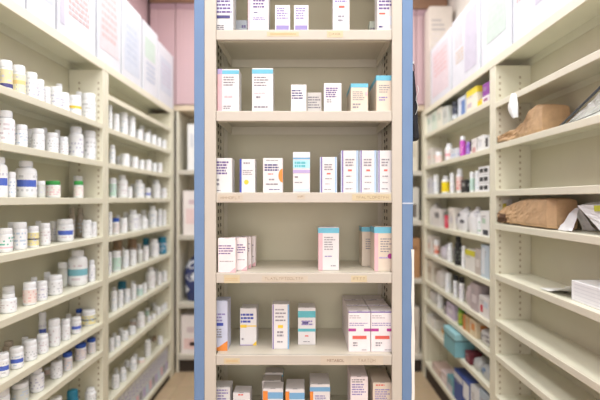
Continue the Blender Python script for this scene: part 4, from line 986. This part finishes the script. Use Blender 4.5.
# a pack of printed sheets on the fifth shelf
z = RN[4] + .0006
t = thing('paper_pack', 'pack of white printed sheets lying on fifth shelf of mostly empty bay', 'paper', (.985, 1.50, z))
b = MB(); b.bevbox(-.05, .085, -.16, .14, 0, .070, mat((246, 247, 250), .6, .03, 12), .003); b.build('sheet_pack', t)
b = MB()
for i in range(5):
    b.face([(-.0506, .12, .060 - i*.012), (-.0506, .12, .057 - i*.012), (-.0506, -.1 + .02*i, .057 - i*.012), (-.0506, -.1 + .02*i, .060 - i*.012)], mat((234, 236, 240), .6))
b.build('printed_lines', t)
t = thing('loose_sheet', 'curled loose white sheet in front of the pack of printed sheets', 'paper', (.945, 1.745, z))
rows = []
for i in range(14):
    f = i / 13; rows.append([(-.02 + .085 * j / 6, .10 - .195 * f, .003 + .045 * max(0, f - .3) ** 1.5 * 1.6 * (1 - .3 * j / 6) + .004 * math.sin(j)*f) for j in range(7)])
b = MB(); b.grid(rows, mat((240, 240, 238), .6), True); b.build('paper_sheet', t)

# ------------------------------------------------------------------ goods on the end shelving
def end_box(x0, x1, y0, y1, z, h, label, rgb, accents=(), name='storage_box', cat='box'):
    t = thing(name, label, cat, ((x0 + x1) / 2, y0, z)); w = (x1 - x0) / 2; d = y1 - y0
    b = MB(); b.bevbox(-w, w, 0, d, 0, h, mat(rgb, .5, .03), .002); b.build('box_body', t)
    b = MB()
    for f0, f1, g0, g1, c in accents: b.face([(-w + 2*w*f0, -.0007, h*g0), (-w + 2*w*f1, -.0007, h*g0), (-w + 2*w*f1, -.0007, h*g1), (-w + 2*w*f0, -.0007, h*g1)], mat(c, .6))
    if accents: b.build('printed_panel', t)
    b = MB(); b.bevbox(-w*.97, w*.97, .003, d*.6, h + .0001, h + .0016, mat(rgb, .5, .03), .0005); b.build('top_flap', t)
    return t
def ez(i, L=ELIPS): return H + L[i] + .035 + .0006
ye = YE + .035
end_box(X_(187.5, ye), X_(196, ye), ye, ye + .22, ez(0), .36, 'tall white binder on the upper end shelf', (236, 236, 238), ((.3, .7, .5, .8, (214, 216, 224)),), 'binder', 'binder')
end_box(X_(196.6, ye), X_(206, ye), ye, ye + .22, ez(0), .34, 'second white binder on the upper end shelf, behind the centre unit', (228, 228, 232), ((.3, .7, .5, .8, (206, 210, 220)),), 'binder', 'binder')
end_box(X_(183, ye), X_(212, ye), ye, ye + .24, ez(1), .345, 'white carton with pale pink printing on the second end shelf', (240, 232, 232), ((.1, .9, .25, .6, (238, 212, 214)), (.2, .6, .7, .8, (214, 190, 200))))
t = thing('plastic_bag', 'navy bag printed with white blossoms on third end shelf', 'bag', (X_(197, ye), ye + .13, ez(2)))
soft(t, .13, .115, .40, (52, 62, 112), 11, (226, 230, 240), .5)
end_box(X_(181, ye), X_(210, ye), ye, ye + .24, ez(3), .30, 'white carton with rosy printing on floor-level end shelf', (238, 230, 230), ((.1, .9, .12, .4, (238, 206, 204)), (.2, .7, .55, .7, (216, 200, 206)), (.3, .5, .2, .3, (226, 150, 150))))
end_box(X_(395, ye), X_(420, ye), ye, ye + .24, ez(2, ERIPS), .31, 'brown cardboard box on third end shelf beside the mixed goods bay', (176, 132, 92), ((.1, .9, .7, .8, (150, 108, 72)),))
end_box(X_(396, ye), X_(419, ye), ye, ye + .24, ez(1, ERIPS), .26, 'grey-white box on second end shelf beside the mixed goods bay', (206, 202, 194), ((.5, .9, .1, .5, (110, 104, 98)),))
end_box(X_(396, ye), X_(418, ye), ye, ye + .24, ez(0, ERIPS), .36, 'cream box on upper end shelf beside the mixed goods bay', (214, 206, 190), ((.2, .9, .3, .6, (196, 186, 168)),))
end_box(X_(396, ye), X_(419.5, ye), ye, ye + .24, ez(3, ERIPS), .36, 'pale box on floor-level end shelf beside the mixed goods bay', (206, 196, 184), ((.2, .9, .3, .6, (190, 176, 164)),))

# ------------------------------------------------------------------ light
def area(name, loc, sx, sy, power, rot=(0, 0, 0), col=(.99, .995, .985)):
    l = bpy.data.lights.new(name, 'AREA'); l.shape = 'RECTANGLE'; l.size = sx; l.size_y = sy; l.energy = power; l.color = col
    o = bpy.data.objects.new(name, l); COL.objects.link(o); o.location = loc; o.rotation_euler = rot
    return o
area('ceiling_lamp', (0, 0.35, 2.98), 1.6, 1.0, 24)
area('ceiling_lamp', (0, -1.4, 2.98), 1.6, 1.0, 22)
area('ceiling_lamp', (-0.50, 2.1, 2.98), 0.4, 2.6, 28, (0, math.radians(-6), 0))
area('ceiling_lamp', (0.48, 2.1, 2.98), 0.4, 2.6, 28, (0, math.radians(6), 0))
area('fill_light', (0, -2.5, 1.45), 2.2, 1.9, 37, (math.pi / 2, 0, 0))  # added fill lamp behind the camera, brightens the shelf interiors from the front
wld = bpy.data.worlds.new('World'); SC.world = wld; wld.use_nodes = True
wld.node_tree.nodes['Background'].inputs['Color'].default_value = (1, .98, .95, 1)
wld.node_tree.nodes['Background'].inputs['Strength'].default_value = 0.3

# ------------------------------------------------------------------ camera
cd = bpy.data.cameras.new('camera'); co = bpy.data.objects.new('camera', cd); COL.objects.link(co)
cd.sensor_width = 36.0; cd.lens = F / 600.0 * 36.0
cd.shift_x = (300 - U0) / 600.0; cd.shift_y = 0.0
co.location = (0, 0, H); co.rotation_euler = (math.pi / 2, 0, 0)
cd.clip_start = 0.02
cd.dof.use_dof = True; cd.dof.focus_distance = 1.48; cd.dof.aperture_fstop = 1.6
SC.camera = co
SC.view_settings.view_transform = 'Standard'
SC.view_settings.look = 'None'
SC.view_settings.exposure = 0.0
SC.cycles.use_denoising = True
